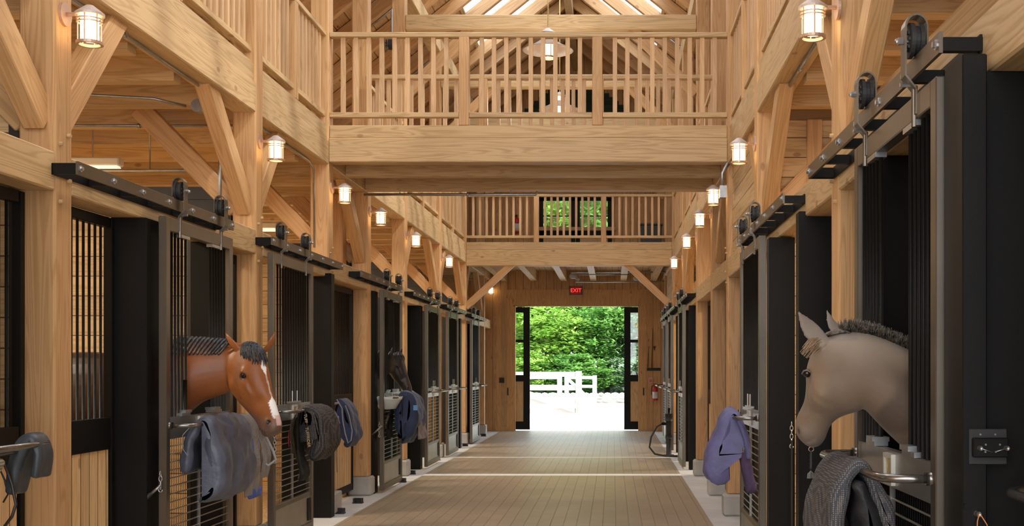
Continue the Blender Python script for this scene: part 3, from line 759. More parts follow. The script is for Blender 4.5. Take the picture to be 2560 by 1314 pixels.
for i, (x, y) in enumerate(((3.2, 7.6), (3.2, 14.7), (3.2, 17.6), (3.2, 21.2))):
    strip(x, y, 'strip light added as fill on the right, '+['over the stall with the purple blanket', 'added as fill beyond the bridge', 'over the stall by the standpipe', 'over the farthest right stalls'][i])

# ================================================================== PIPES
def pipe(pts, r, label, clips=(), hang=()):
    m = MB(); m.tube(pts, r, 8)
    for p in hang: m.cyl(p, (p[0], p[1], 3.52), .006, 6)
    for p in clips: m.cyl((p[0]-.012, p[1], p[2]), (p[0]+.012, p[1], p[2]), r*1.7, 8)
    return tag(m.build('conduit', GALV, smooth=True), label, 'conduit', 'galvanised conduits')
def P(x, y, Y): return Vector(((x-VX)*Y/F, Y, H-(y-VY)*Y/F))
pipe([(XL-.12, 6.4, 3.535), (XL-.12, 8.9, 3.535)], .011, 'galvanised conduit under the left girder, nearest the camera', [(XL-.12, 7.1, 3.535), (XL-.12, 8.5, 3.535)])
pipe([(XL-.12, 9.7, 3.535), (XL-.12, 11.4, 3.535), (XL-.12, 11.6, 3.48), (XL-.12, 11.62, 2.7)], .011, 'galvanised conduit bending down beside the left bridge post')
pipe([(XL-.3, 8.62, 3.44), (XL-.5, 8.5, 3.47), (-3.9, 8.45, 3.489), (-5.8, 8.45, 3.489)], .011, 'conduit with a bend under the left stall ceiling joists', [(-4.6, 8.45, 3.489)])
pipe([(-6.5, 9.55, 3.489), (-3.1, 9.55, 3.489)], .011, 'straight conduit across the left stall ceiling', [(-3.9, 9.55, 3.489)])
pipe([(-5.2, 9.9, 3.18), (-3.62, 9.9, 3.18), (-3.58, 9.9, 3.26)], .014, 'thin pipe hung beside the off-white strip light', (), [(-3.95, 9.9, 3.18), (-5.0, 9.9, 3.18)])
pipe([P(910, 486, 13.2), P(1340, 486, 13.2), P(1343, 478, 13.2)], .016, 'galvanised pipe hung under the bridge', [P(1170, 486, 13.2)], [P(1000, 486, 13.2), P(1277, 486, 13.2)])
pipe([(-3.15, 9.30, 3.48), (-3.15, 9.30, 2.62)], .014, 'upright conduit behind the second left post')
pipe([(XR+.12, 6.4, 3.535), (XR+.12, 8.9, 3.535)], .014, 'galvanised conduit under the right girder', [(XR+.12, 7.9, 3.535)])
pipe([(XR+.45, 5.6, 3.489), (4.8, 5.6, 3.489)], .014, 'conduit across the right stall ceiling', [(2.1, 5.6, 3.489)])
pipe([(XR+.0, 11.65, 3.55), (XR-.06, 11.66, 3.45), (XR-.06, 11.66, 3.30)], .02, 'bent conduit feeding the lantern under the right end of the bridge')
tag(box('junction_box', GALV, XR-.09, XR-.02, 11.60, 11.70, 3.20, 3.32), 'steel junction box beside the right lantern under the bridge', 'junction box')
tag(MB().cyl((XL-.24, 8.68, 3.46), (XL-.24, 8.76, 3.46), .05, 14).build('junction_box', GALV), 'round junction box under the left girder where conduits meet', 'junction box')
pipe([P(1428, 680, 25.5), P(1675, 680, 25.5)], .018, 'upper of three pipes under the far gallery', (), [P(1500, 680, 25.5), P(1640, 680, 25.5)])
pipe([P(1440, 686, 25.3), P(1590, 686, 25.3)], .012, 'middle of three pipes under the far gallery', (), [P(1475, 686, 25.3), P(1560, 686, 25.3)])
pipe([P(1440, 704, 25.5), P(1660, 704, 25.5)], .016, 'lower of three pipes under the far gallery', [P(1505, 704, 25.5)], [P(1455, 704, 25.5), P(1630, 704, 25.5)])
for (x, y, l) in ((1433, 690, 'left'), (1592, 695, 'right')):
    c = P(x, y, 25.4); m = MB(); m.sphere(c, .075, 14, (1.2, .8, .8)); m.cyl(c+Vector((0, 0, .02)), (c.x, c.y, 3.53), .02, 8); m.cyl(c+Vector((.05, -.02, -.02)), c+Vector((.12, -.1, -.09)), .035, 10)
    tag(m.build('floodlight', WHITEP, smooth=True), 'small white ceiling floodlight at the %s end of the far pipes' % l, 'floodlight')
for x, y0 in ((-1.9, 14.2), (0.2, 14.2)): pass
# bracing conduits running up the roof slope
for k, (y, xa, xb, l) in enumerate(((15.2, 2.7, 1.9, 'nearest'), (17.2, 3.0, 1.8, 'middle'), (20.3, 2.8, 1.8, 'farthest'))):
    for s, sd_ in ((-1, 'left'), (1, 'right')):
        pipe([(CX+s*xa, y, roofz(CX+s*xa)-.16), (CX+s*xb, y, roofz(CX+s*xb)-.16)], .018, '%s conduit running up the %s roof slope' % (l, sd_))
# ================================================================== HORSES
def crom(a, b, c, d, t):
    return 0.5*((2*b)+(c-a)*t+(2*a-5*b+4*c-d)*t*t+(3*b-a-3*c+d)*t*t*t)
def loft(mb, rings, lat, n=24, sub=5, sq=1.0):
    """rings: (top, bottom, halfwidth, lateral vector) ; a smooth closed limb or trunk"""
    R = []
    m = len(rings)
    for i in range(m-1):
        q = [rings[max(0, i-1)], rings[i], rings[i+1], rings[min(m-1, i+2)]]
        for k in range(sub):
            t = k/sub
            R.append((crom(q[0][0], q[1][0], q[2][0], q[3][0], t), crom(q[0][1], q[1][1], q[2][1], q[3][1], t), max(.004, crom(q[0][2], q[1][2], q[2][2], q[3][2], t)), crom(q[0][3], q[1][3], q[2][3], q[3][3], t)))
    R.append(rings[-1]); vs = []
    for top, bot, hw, la in R:
        c = (top+bot)/2; a = (top-bot)/2; la = la.normalized()
        for k in range(n):
            t = 2*PI*k/n; ct, st = math.cos(t), math.sin(t)
            wdt = hw*(1-0.12*max(0, ct))           # a little narrower towards the crest
            vs.append(c+a*ct+la*wdt*st)
    fs = []
    for i in range(len(R)-1):
        for k in range(n):
            a = i*n+k; b = i*n+(k+1) % n; fs.append((a, b, b+n, a+n))
    fs += [tuple(reversed(range(n))), tuple(range((len(R)-1)*n, len(R)*n))]
    mb.add(vs, fs)
def fix_normals(me):
    import bmesh
    bm = bmesh.new(); bm.from_mesh(me); bmesh.ops.recalc_face_normals(bm, faces=bm.faces); bm.to_mesh(me); bm.free()
def remeshed(mb, name, voxel, smooth=3):
    me = bpy.data.meshes.new(name); me.from_pydata([tuple(p) for p in mb.v], [], mb.f); me.update(); fix_normals(me)
    o = bpy.data.objects.new(name, me); COL.objects.link(o)
    r = o.modifiers.new('r', 'REMESH'); r.mode = 'VOXEL'; r.voxel_size = voxel; r.use_smooth_shade = True
    s = o.modifiers.new('s', 'SMOOTH'); s.factor = .6; s.iterations = smooth
    dg = bpy.context.evaluated_depsgraph_get(); ev = o.evaluated_get(dg); nm = bpy.data.meshes.new_from_object(ev)
    o.modifiers.clear(); o.data = nm; bpy.data.meshes.remove(me)
    return o
def limb(mb, pts, n=16):      # pts: (position, radius_x, radius_y)
    rings = [(Vector(p)+Vector((rx, 0, 0)), Vector(p)-Vector((rx, 0, 0)), ry, Vector((0, 1, 0))) for p, rx, ry in pts]
    loft(mb, rings, None, n, 4)
class Horse:
    def __init__(h, sgn, Y, s, vx0, theta, piv_x, k, ox, oy):
        h.sgn = sgn; h.Y = Y; h.s = s; h.th = theta; h.k = k; h.ox = ox; h.oy = oy; h.cx0 = vx0; h.X0 = piv_x
    def pt(h, cx, cy, lat=0.0, turn=1.0):
        """a point of the side view (crop pixels of the profile drawing) at lateral offset lat (positive = away from camera)"""
        th = h.th*turn
        u = h.sgn*((cx-h.cx0)/h.k)*h.s
        py = h.oy+cy/h.k
        z = H-(py-VY)*h.s
        # facing direction (sgn*cos, -sin*tsign); near side lateral is negative
        u = u/math.cos(th)
        d = Vector((h.sgn*math.cos(th), -math.sin(th), 0)); l = Vector((h.sgn*math.sin(th), math.cos(th), 0))
        q = Vector((h.X0, h.Y, 0))+d*u+l*lat; q.z = z
        return q
    def lv(h, turn=1.0):
        th = h.th*turn; return Vector((h.sgn*math.sin(th), math.cos(th), 0))
def color_mesh(o, fn):
    me = o.data; ca = me.color_attributes.new('Coat', 'FLOAT_COLOR', 'POINT')
    buf = []
    for v in me.vertices: buf += [*fn(v.co), 1.0]
    ca.data.foreach_set('color', buf)
def mixc(a, b, t): t = max(0, min(1, t)); return tuple(a[i]*(1-t)+b[i]*t for i in range(3))
def sstep(a, b, x): t = max(0, min(1, (x-a)/(b-a))); return t*t*(3-2*t)
def dent(o, p, r, amt, d):
    d = Vector(d)
    for v in o.data.vertices:
        q = (v.co-p).length
        if q < r*2.5: v.co += d*amt*math.exp(-(q/r)**2*1.6)
def body_rings(mb, h, xs):
    for r in xs: pass
def horse_body(mb, x0, sgn, Y, neck_top, sc=1.0):
    """barrel, hips and legs standing in the stall; x grows away from the aisle along -sgn"""
    def R(d, zt, zb, hw): 
        x = x0-sgn*d*sc; return (Vector((x, Y, zt*sc)), Vector((x, Y, zb*sc)), hw*sc, Vector((0, 1, 0)))
    rings = [R(-.02, 1.50, 1.00, .13), R(.15, 1.56, .86, .22), R(.40, 1.57, .80, .27), R(.75, 1.52, .78, .31), R(1.10, 1.50, .80, .32), R(1.45, 1.55, .84, .31), R(1.70, 1.54, .92, .29), R(1.90, 1.42, 1.05, .20)]
    loft(mb, rings, None, 28, 5)
    for q in (-1, 1):
        yy = Y+q*.17*sc
        X = lambda d: x0-sgn*d*sc
        limb(mb, [((X(.22), yy, 1.10*sc), .14*sc, .09*sc), ((X(.22), yy, .85*sc), .09*sc, .07*sc), ((X(.20), yy, .52*sc), .055*sc, .05*sc), ((X(.20), yy, .45*sc), .052*sc, .05*sc), ((X(.21), yy, .25*sc), .035*sc, .032*sc), ((X(.20), yy, .13*sc), .045*sc, .04*sc), ((X(.17), yy, .05*sc), .055*sc, .05*sc), ((X(.16), yy, .035), .062*sc, .056*sc)])
        limb(mb, [((X(1.62), yy, 1.15*sc), .20*sc, .11*sc), ((X(1.58), yy, .90*sc), .14*sc, .09*sc), ((X(1.75), yy, .62*sc), .07*sc, .055*sc), ((X(1.80), yy, .55*sc), .065*sc, .05*sc), ((X(1.76), yy, .28*sc), .038*sc, .034*sc), ((X(1.72), yy, .13*sc), .045*sc, .04*sc), ((X(1.68), yy, .05*sc), .055*sc, .05*sc), ((X(1.67), yy, .035), .062*sc, .056*sc)])
def ear(mb, base, tip, out, w):
    """a cupped ear as a leaf shaped loft"""
    d = (tip-base); n = d.length; d.normalize(); o = Vector(out); o = (o-d*o.dot(d)).normalized(); s_ = d.cross(o)
    rings = []
    for t, ww, dd in ((-.15, .75, .7), (.1, .95, .6), (.35, 1.0, .42), (.6, .78, .3), (.82, .42, .2), (1.0, .1, .1)):
        c = base+d*n*t+o*(.10*n*math.sin(t*PI))
        rings.append((c+s_*w*ww, c-s_*w*ww, w*.45*dd+.003, o))
    loft(mb, rings, None, 14, 4)
def strands(starts, ends, r, bulge, n=6):
    m = MB()
    for a, b, bl in zip(starts, ends, bulge):
        pts = [a.lerp(b, i/n)+bl*math.sin(PI*i/n) for i in range(n+1)]
        m.tube(pts, r, 5, [r*(1-.75*(i/n)**2) for i in range(n+1)])
    return m
def build_horse(h, top, bot, hw, turns, body_x, label, cols, name_mane, ear_pts, eye, nostril, body_sc=1.0, voxel=.0075, lat_top=None, lat_bot=None):
    mb = MB(); rings = []
    for i in range(len(top)):
        tn = turns[i]
        a = h.pt(*top[i], lat_top[i] if lat_top else 0, tn); b = h.pt(*bot[i], lat_bot[i] if lat_bot else 0, tn)
        rings.append((a, b, hw[i], h.lv(tn)))
    horse_body(mb, body_x, h.sgn, h.Y, None, body_sc)
    loft(mb, rings, None, 30, 6)
    for base, tip, out, w in ear_pts: ear(mb, base, tip, out, w)
    # round cheek on each side and brow ridges above the eyes
    o = remeshed(mb, 'horse', voxel)
    return o, rings
# ---------------- bay horse: profile read in a side drawing (k pixels per photo pixel)
hb = Horse(1, 7.73, 7.73/F, 640, math.radians(33), -2.50, 4.106, 400, 800)
tb = [(-60, 190), (150, 185), (300, 190), (460, 205), (610, 225), (730, 238), (850, 245), (925, 320), (975, 470), (1015, 600), (1060, 740), (1110, 860), (1150, 960), (1172, 1040), (1160, 1110), (1110, 1150)]
bb = [(-250, 1260), (80, 1010), (270, 850), (420, 785), (545, 735), (585, 700), (610, 730), (650, 790), (720, 860), (790, 925), (850, 985), (910, 1050), (945, 1105), (985, 1165), (1040, 1185), (1060, 1172)]
wb = [.20, .155, .13, .11, .095, .09, .094, .104, .108, .092, .070, .060, .056, .057, .050, .034]
tn = [0, 0, 0, .1, .45, .9, 1, 1, 1, 1, 1, 1, 1, 1, 1, 1]
# on the near-side view the far points of the face sit on the mid line, so no offset is needed
be = [(hb.pt(735, 300, -.055), hb.pt(618, 118, -.085), (-.5, -.7, 0), .030), (hb.pt(905, 300, .065), hb.pt(978, 108, .095), (.8, -.6, 0), .027)]
bay, brings = build_horse(hb, tb, bb, wb, tn, -3.18, '', None, None, be, None, None, 1.02)
def head_axes(h):
    d = Vector((h.sgn*math.cos(h.th), -math.sin(h.th), 0)); l = h.lv(); return d, l
d_, l_ = head_axes(hb)
NEAR = -l_
def shape_head(o, h, eye2, nost2, mouth, jaw, k=1.0):
    d, l = head_axes(h)
    P_ = {}
    for sgn in (-1, 1):
        e = h.pt(*eye2, sgn*.098*k); P_['eye', sgn] = e
        dent(o, e+Vector((0, 0, .028*k)), .028*k, .012*k, l*sgn+Vector((0, 0, .3)))     # brow
        dent(o, e, .018*k, .010*k, -l*sgn)
        dent(o, h.pt(*jaw, sgn*.10*k), .075*k, .022*k, l*sgn)                             # cheek
        dent(o, h.pt((eye2[0]*.45+nost2[0]*.55), (eye2[1]*.45+nost2[1]*.55), sgn*.07*k), .05*k, .010*k, -l*sgn)   # hollow above the lip
        # facial crest below the eye, hollow in front of it, jaw groove and lip line
        for q in range(7):
            f = q/6; cx = eye2[0]+(nost2[0]-eye2[0])*(.05+.42*f); cy = eye2[1]+(nost2[1]-eye2[1])*(.16+.40*f)
            dent(o, h.pt(cx, cy, sgn*.095*k), .014*k, .0055*k, l*sgn); dent(o, h.pt(cx+16, cy-52, sgn*.085*k), .02*k, .006*k, -l*sgn)
        for q in range(9):
            a_ = -1.0+q*.30; dent(o, h.pt(jaw[0]+185*math.sin(a_+.9)*(1 if h.sgn > 0 else -.75), jaw[1]+175*math.cos(a_+.9)*1.0, sgn*.085*k), .013*k, .006*k, -l*sgn)
        nn = h.pt(*nost2, sgn*.052*k); P_['nost', sgn] = nn
        dent(o, nn, .034*k, .013*k, l*sgn); dent(o, nn, .014*k, .026*k, -l*sgn-d*.3)
        for (mx, my) in mouth: dent(o, h.pt(mx, my, sgn*.05*k), .010*k, .007*k, -l*sgn)
    return P_
eyeb, nosb = (862, 572), (1108, 1030)
pb = shape_head(bay, hb, eyeb, nosb, [(960, 1085), (990, 1100), (1025, 1118), (1060, 1132), (1100, 1140)], (690, 680))
BAYC = (0.27, 0.088, 0.024)
dd_, ll_ = head_axes(hb)
def bay_col(p):
    c = BAYC
    q = p-Vector((hb.X0, hb.Y, 0)); u = q.x*dd_.x+q.y*dd_.y; lat = q.x*ll_.x+q.y*ll_.y
    py = VY+(H-p.z)/hb.s; cy = (py-hb.oy)*hb.k
    cx = hb.cx0+u*math.cos(hb.th)/hb.s*hb.k
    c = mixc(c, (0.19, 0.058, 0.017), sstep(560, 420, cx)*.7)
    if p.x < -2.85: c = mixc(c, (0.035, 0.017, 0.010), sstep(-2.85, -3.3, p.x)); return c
    if cx > 560:
        # darker grey muzzle
        t = sstep(930, 1090, cy-.25*(cx-1100)); c = mixc(c, (0.13, 0.085, 0.07), t*.8)
        # star and stripe down the middle of the face
        mid = abs(lat)
        if cx > 900 and cx-((cy-470)*.31+975) > -55:
            if 400 < cy < 560 and mid < .022*(1-abs(cy-480)/95): c = (0.85, 0.83, 0.80)
            if 560 <= cy < 790 and mid < .006: c = mixc(c, (0.8, 0.75, 0.7), .5)
            if 770 < cy < 1000 and mid < .030*min(1, (cy-770)/70)*min(1, (1010-cy)/40+.3): c = (0.85, 0.82, 0.80)
            if 960 <= cy < 1060 and mid < .02: c = (0.70, 0.45, 0.40)
        for sg in (-1, 1):
            r = (p-pb['nost', sg]).length
            if r < .021: c = mixc((0.015, 0.009, 0.008), c, sstep(.012, .021, r))
            for (mx, my) in ((960, 1092), (990, 1106), (1025, 1122), (1060, 1136)):
                r = (p-hb.pt(mx, my, sg*.048)).length
                if r < .012: c = mixc((.03, .02, .018), c, sstep(.004, .012, r))
            r = (p-pb['eye', sg]).length
            if r < .034: c = mixc((0.04, 0.02, 0.012), c, sstep(.018, .034, r))
        # dark ear tips
        if p.z > 1.69: c = mixc(c, (0.03, 0.02, 0.015), sstep(1.72, 1.76, p.z))
    return c
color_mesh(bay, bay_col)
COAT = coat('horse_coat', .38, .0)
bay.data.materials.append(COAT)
tag(bay, 'bay horse with white star and braided black mane looking out over the left door', 'horse')
def eyes(o, h, P_, k=1.0):
    d, l = head_axes(h)
    em = simple('eye_'+str(h.Y), (0.008, 0.005, 0.004), .05)
    for sg in (-1, 1):
        e = P_['eye', sg]-l*sg*(.014 if h is not hd else .027)*k
        MB().sphere(e, .021*k, 16).build('eye', em, o, True)
        MB().tube([e+l*sg*.012*k-d*.024*k+Vector((0, 0, .004*k)), e+l*sg*.019*k-d*.008*k+Vector((0, 0, .016*k)), e+l*sg*.019*k+d*.010*k+Vector((0, 0, .013*k)), e+l*sg*.012*k+d*.024*k-Vector((0, 0, .004*k))], .0045*k, 6).build('eyelid', em if h is not hd else DUNLID, o, True)
DUNLID = simple('dun_eyelid', (.16, .12, .09), .6)
hd = None
BLKHAIR = hair('black_hair', (0.012, 0.012, 0.015), (0.05, 0.052, 0.06))
def nearest_hits(o):
    from mathutils.bvhtree import BVHTree
    me = o.data
    return BVHTree.FromPolygons([v.co for v in me.vertices], [tuple(p.vertices) for p in me.polygons])
def forelock(o, h, root, tips, mat, r=.0035, n=70):
    tr = nearest_hits(o); m = MB(); rnd = random.Random(5)
    for i in range(n):
        t = rnd.random(); a = h.pt(root[0][0]*(1-t)+root[1][0]*t, root[0][1]*(1-t)+root[1][1]*t, (rnd.random()-.5)*.07)
        t2 = min(1, max(0, t+rnd.uniform(-.2, .2))); f = rnd.uniform(.7, 1.0)
        e = h.pt(tips[0][0]*(1-t2)+tips[1][0]*t2, tips[0][1]*(1-t2)+tips[1][1]*t2, rnd.uniform(-.075, .045)); e = a.lerp(e, f)
        pts = []
        for j in range(7):
            q = a.lerp(e, j/6); loc, nor, _, dist = tr.find_nearest(q)
            pts.append(loc+nor*(.004+.004*rnd.random()+.008*math.sin(PI*j/6)))
        m.tube(pts, r, 5, [r*(1-.7*(j/6)**2) for j in range(7)])
    return m.build('forelock', mat, o, True)
eyes(bay, hb, pb)
forelock(bay, hb, [(745, 246), (905, 272)], [(815, 410), (1005, 480)], BLKHAIR, .0042, 130)
# braided mane: rows of plaits hanging down the near side of the crest
def braids(o, h, x0, x1, y_top, n, length, mat, lean=-12):
    tr = nearest_hits(o); m = MB()
    for i in range(n):
        cx = x0+(x1-x0)*i/(n-1); turn = .45*sstep(420, 610, cx)
        pts = []; rr = []
        for j in range(9):
            q = h.pt(cx+lean*j*.6, y_top+length*j/8, -.01-.012*j, turn); q.y -= .05*min(1, j/2)
            loc, nor, _, dist = tr.find_nearest(q); pts.append(loc+nor*(.010-.0006*j)); rr.append((.0125 if j % 2 else .0085)*(1-.05*j))
        m.tube(pts, .01, 7, rr)
    return m.build('mane', mat, o, True)
braids(bay, hb, 60, 600, 196, 14, 135, BLKHAIR)
w_ = MB(); rr = random.Random(3)
tr_ = nearest_hits(bay)
for i in range(120):
    cx = rr.uniform(120, 600); q = hb.pt(cx, 190, 0, .3); loc, nor, _, _ = tr_.find_nearest(q+Vector((0, 0, .05)))
    w_.tube([loc, loc+Vector((rr.uniform(-.01, .01), rr.uniform(-.012, .012), rr.uniform(.008, .02)))], .0022, 4)
w_.build('mane_wisps', BLKHAIR, bay)
# whiskers
w_ = MB()
for i in range(9):
    a = hb.pt(1010+i*10, 1180, -.01); w_.tube([a, a+Vector((.004*i-.02, -.008, -.035))], .0006, 4)
w_.build('whisker', simple('whisker_hair', (.3, .2, .12), .6), bay)

# ---------------- dun horse, seen from behind its near cheek
hd = Horse(-1, 4.33, 4.33/F, 600, math.radians(-30), 0.0, 3.285, 1950, 750)
hd.X0 = (hd.ox+hd.cx0/hd.k-VX)*hd.s
# note: negative theta turns the face away from the camera
hd.pt = lambda cx, cy, lat=0.0, turn=1.0, h=hd: dun_pt(h, cx, cy, lat, turn)
def dun_pt(h, cx, cy, lat, turn):
    th = abs(h.th)*turn
    u = -((cx-h.cx0)/h.k)*h.s/math.cos(th); z = H-(h.oy+cy/h.k-VY)*h.s
    d = Vector((-math.cos(th), math.sin(th), 0)); l = Vector((math.sin(th), math.cos(th), 0))
    q = Vector((h.X0, h.Y, 0))+d*u+l*lat; q.z = z; return q
hd.lv = lambda turn=1.0: Vector((math.sin(abs(hd.th)*turn), math.cos(abs(hd.th)*turn), 0))
td = [(1500, 640), (1250, 490), (1060, 400), (860, 315), (690, 265), (560, 258), (460, 275), (370, 330), (300, 430), (265, 560), (262, 690), (240, 830), (185, 960), (172, 1050), (195, 1130), (250, 1185)]
bd = [(1500, 1750), (1250, 1430), (990, 1190), (830, 1040), (700, 905), (665, 890), (650, 905), (615, 920), (570, 935), (520, 955), (470, 985), (430, 1030), (405, 1090), (385, 1150), (345, 1205), (300, 1222)]
wd = [.20, .16, .135, .115, .10, .094, .096, .102, .106, .104, .088, .070, .062, .060, .052, .034]
turn_d = [0, 0, 0, .1, .4, .8, 1, 1, 1, 1, 1, 1, 1, 1, 1, 1]
de = [(hd.pt(400, 330, -.06), hd.pt(262, 92, -.105), (-.2, .8, 0), .036), (hd.pt(475, 285, .065), hd.pt(345, 62, .085), (-.5, .8, 0), .030)]
dun, _ = build_horse(hd, td, bd, wd, turn_d, 1.62, '', None, None, de, None, None, 1.0, .0065)
def head_axes(h, _o=head_axes):
    if h is hd: return Vector((-math.cos(abs(h.th)), math.sin(abs(h.th)), 0)), h.lv()
    return _o(h)
for sg in (-1, 1):
    for q in range(14):
        a_ = -.9+q*.22; dent(dun, hd.pt(430-150*math.cos(a_+1.2), 770+165*math.sin(a_-.2), sg*.095), .018, .007, -hd.lv()*sg)
    dent(dun, hd.pt(430, 770, sg*.10), .07, .016, hd.lv()*sg)
pdn = shape_head(dun, hd, (312, 600), (235, 1085), [(260, 1180), (300, 1165), (340, 1150)], (450, 790))
def dun_col(p):
    c = (0.165, 0.112, 0.072)
    c = mixc(c, (0.075, 0.050, 0.034), .75*sstep(.35, .62, noise.noise(p*5.0+Vector((3, 1, 2)))+.42))
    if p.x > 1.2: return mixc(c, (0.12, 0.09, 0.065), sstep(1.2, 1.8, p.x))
    py = VY+(H-p.z)/hd.s; cy = (py-hd.oy)*hd.k; cx = (VX+p.x/hd.s-hd.ox)*hd.k
    c = mixc(c, (0.30, 0.245, 0.19), sstep(620, 300, cy+(cx-600)*-.1)*.8)      # pale crest and poll
    c = mixc(c, (0.25, 0.165, 0.095), sstep(420, 250, cx)*sstep(1050, 700, cy)*.5) # warm face
    c = mixc(c, (0.13, 0.10, 0.08), sstep(1060, 1190, cy)*.9 if cx < 480 else 0) # dark muzzle
    for sg in (-1, 1):
        r = (p-pdn['nost', sg]).length
        if r < .016: c = mixc((0.03, 0.02, 0.02), c, sstep(.008, .016, r))
    if cy < 330 and cx < 620:
        c = mixc(c, (0.19, 0.165, 0.15), .5)
    return c
color_mesh(dun, dun_col); dun.data.materials.append(coat('dun_coat', .62, .12))
tag(dun, 'pale dun horse with short upright mane, face turned away, at the right door', 'horse')
eyes(dun, hd, pdn, .74)
DHAIR = hair('grey_brown_hair', (0.03, 0.025, 0.02), (0.17, 0.14, 0.11))
tr_ = nearest_hits(dun); m = MB(); rr = random.Random(9)
for i in range(1900):
    t = rr.random(); cx = 500+t*900; idx = 0
    a = hd.pt(cx, 230+(cx-560)*.26 if cx > 560 else 240, 0, .2 if cx > 700 else .6)
    loc, nor, _, _ = tr_.find_nearest(a+Vector((0, rr.uniform(-.028, .022), .03)))
    g = .030+.018*math.sin(cx*.13)
    e = loc+Vector((rr.uniform(-.012, .006), rr.uniform(-.022, .012)-(.01), g*rr.uniform(.7, 1.1)))
    mid = loc.lerp(e, .6)+Vector((-.004, 0, .004))
    m.tube([loc-nor*.004, mid, e+Vector((-.004, -.004, 0))], .0024, 4, [.0026, .0022, .0008])
m.build('mane', DHAIR, dun, True)
forelock(dun, hd, [(600, 262), (470, 262)], [(330, 300), (250, 420)], DHAIR, .003, 90)
w_ = MB()
for i in range(60):
    a = hd.pt(rr.uniform(330, 420), rr.uniform(300, 400), -.075); loc, nor, _, _ = tr_.find_nearest(a)
    w_.tube([loc, loc+nor*.012+Vector((-.02, 0, -.012)), loc+nor*.014+Vector((-.034, 0, -.03))], .0012, 4)
w_.build('ear_tuft', simple('tuft_hair', (.28, .18, .10), .7), dun)

# ---------------- black horse, same build farther off
hk = Horse(1, 14.45, 14.45/F*.243, 640, math.radians(14), -2.75, 1.0, 0, 0)
hk.s = .00057
def kpt(cx, cy, lat=0.0, turn=1.0):
    th = hk.th*turn; u = (cx-640)*hk.s/math.cos(th)*.85; z = 1.685-(cy-230)*hk.s*.97
    d = Vector((math.cos(th), -math.sin(th), 0)); l = Vector((math.sin(th), math.cos(th), 0))
    q = Vector((hk.X0, hk.Y, 0))+d*u+l*lat; q.z = z; return q
hk.pt = kpt
ke = [(hk.pt(690, 280, -.055), hk.pt(735, 85, -.075), (-.5, -.7, 0), .026), (hk.pt(760, 280, .055), hk.pt(880, 85, .075), (.8, -.6, 0), .026)]
blk, _ = build_horse(hk, tb, bb, [w*.92 for w in wb], tn, -3.25, '', None, None, ke, None, None, .98, .011)
pk = shape_head(blk, hk, (870, 560), (1115, 1035), [(1000, 1105)], (690, 680), .95)
def blk_col(p):
    c = (0.022, 0.018, 0.016)
    if p.x > -2.6: c = mixc(c, (0.060, 0.042, 0.034), sstep(1.55, 1.25, p.z))
    for sg in (-1, 1):
        if (p-pk['nost', sg]).length < .016: c = (0.006, 0.005, 0.005)
    return c
color_mesh(blk, blk_col); blk.data.materials.append(coat('black_coat', .4, .1))
tag(blk, 'black horse with head out over a left stall door above a navy blanket', 'horse')
eyes(blk, hk, pk, .95); braids(blk, hk, 250, 600, 200, 6, 190, BLKHAIR)
forelock(blk, hk, [(730, 250), (880, 262)], [(800, 400), (960, 440)], BLKHAIR, .004, 30)

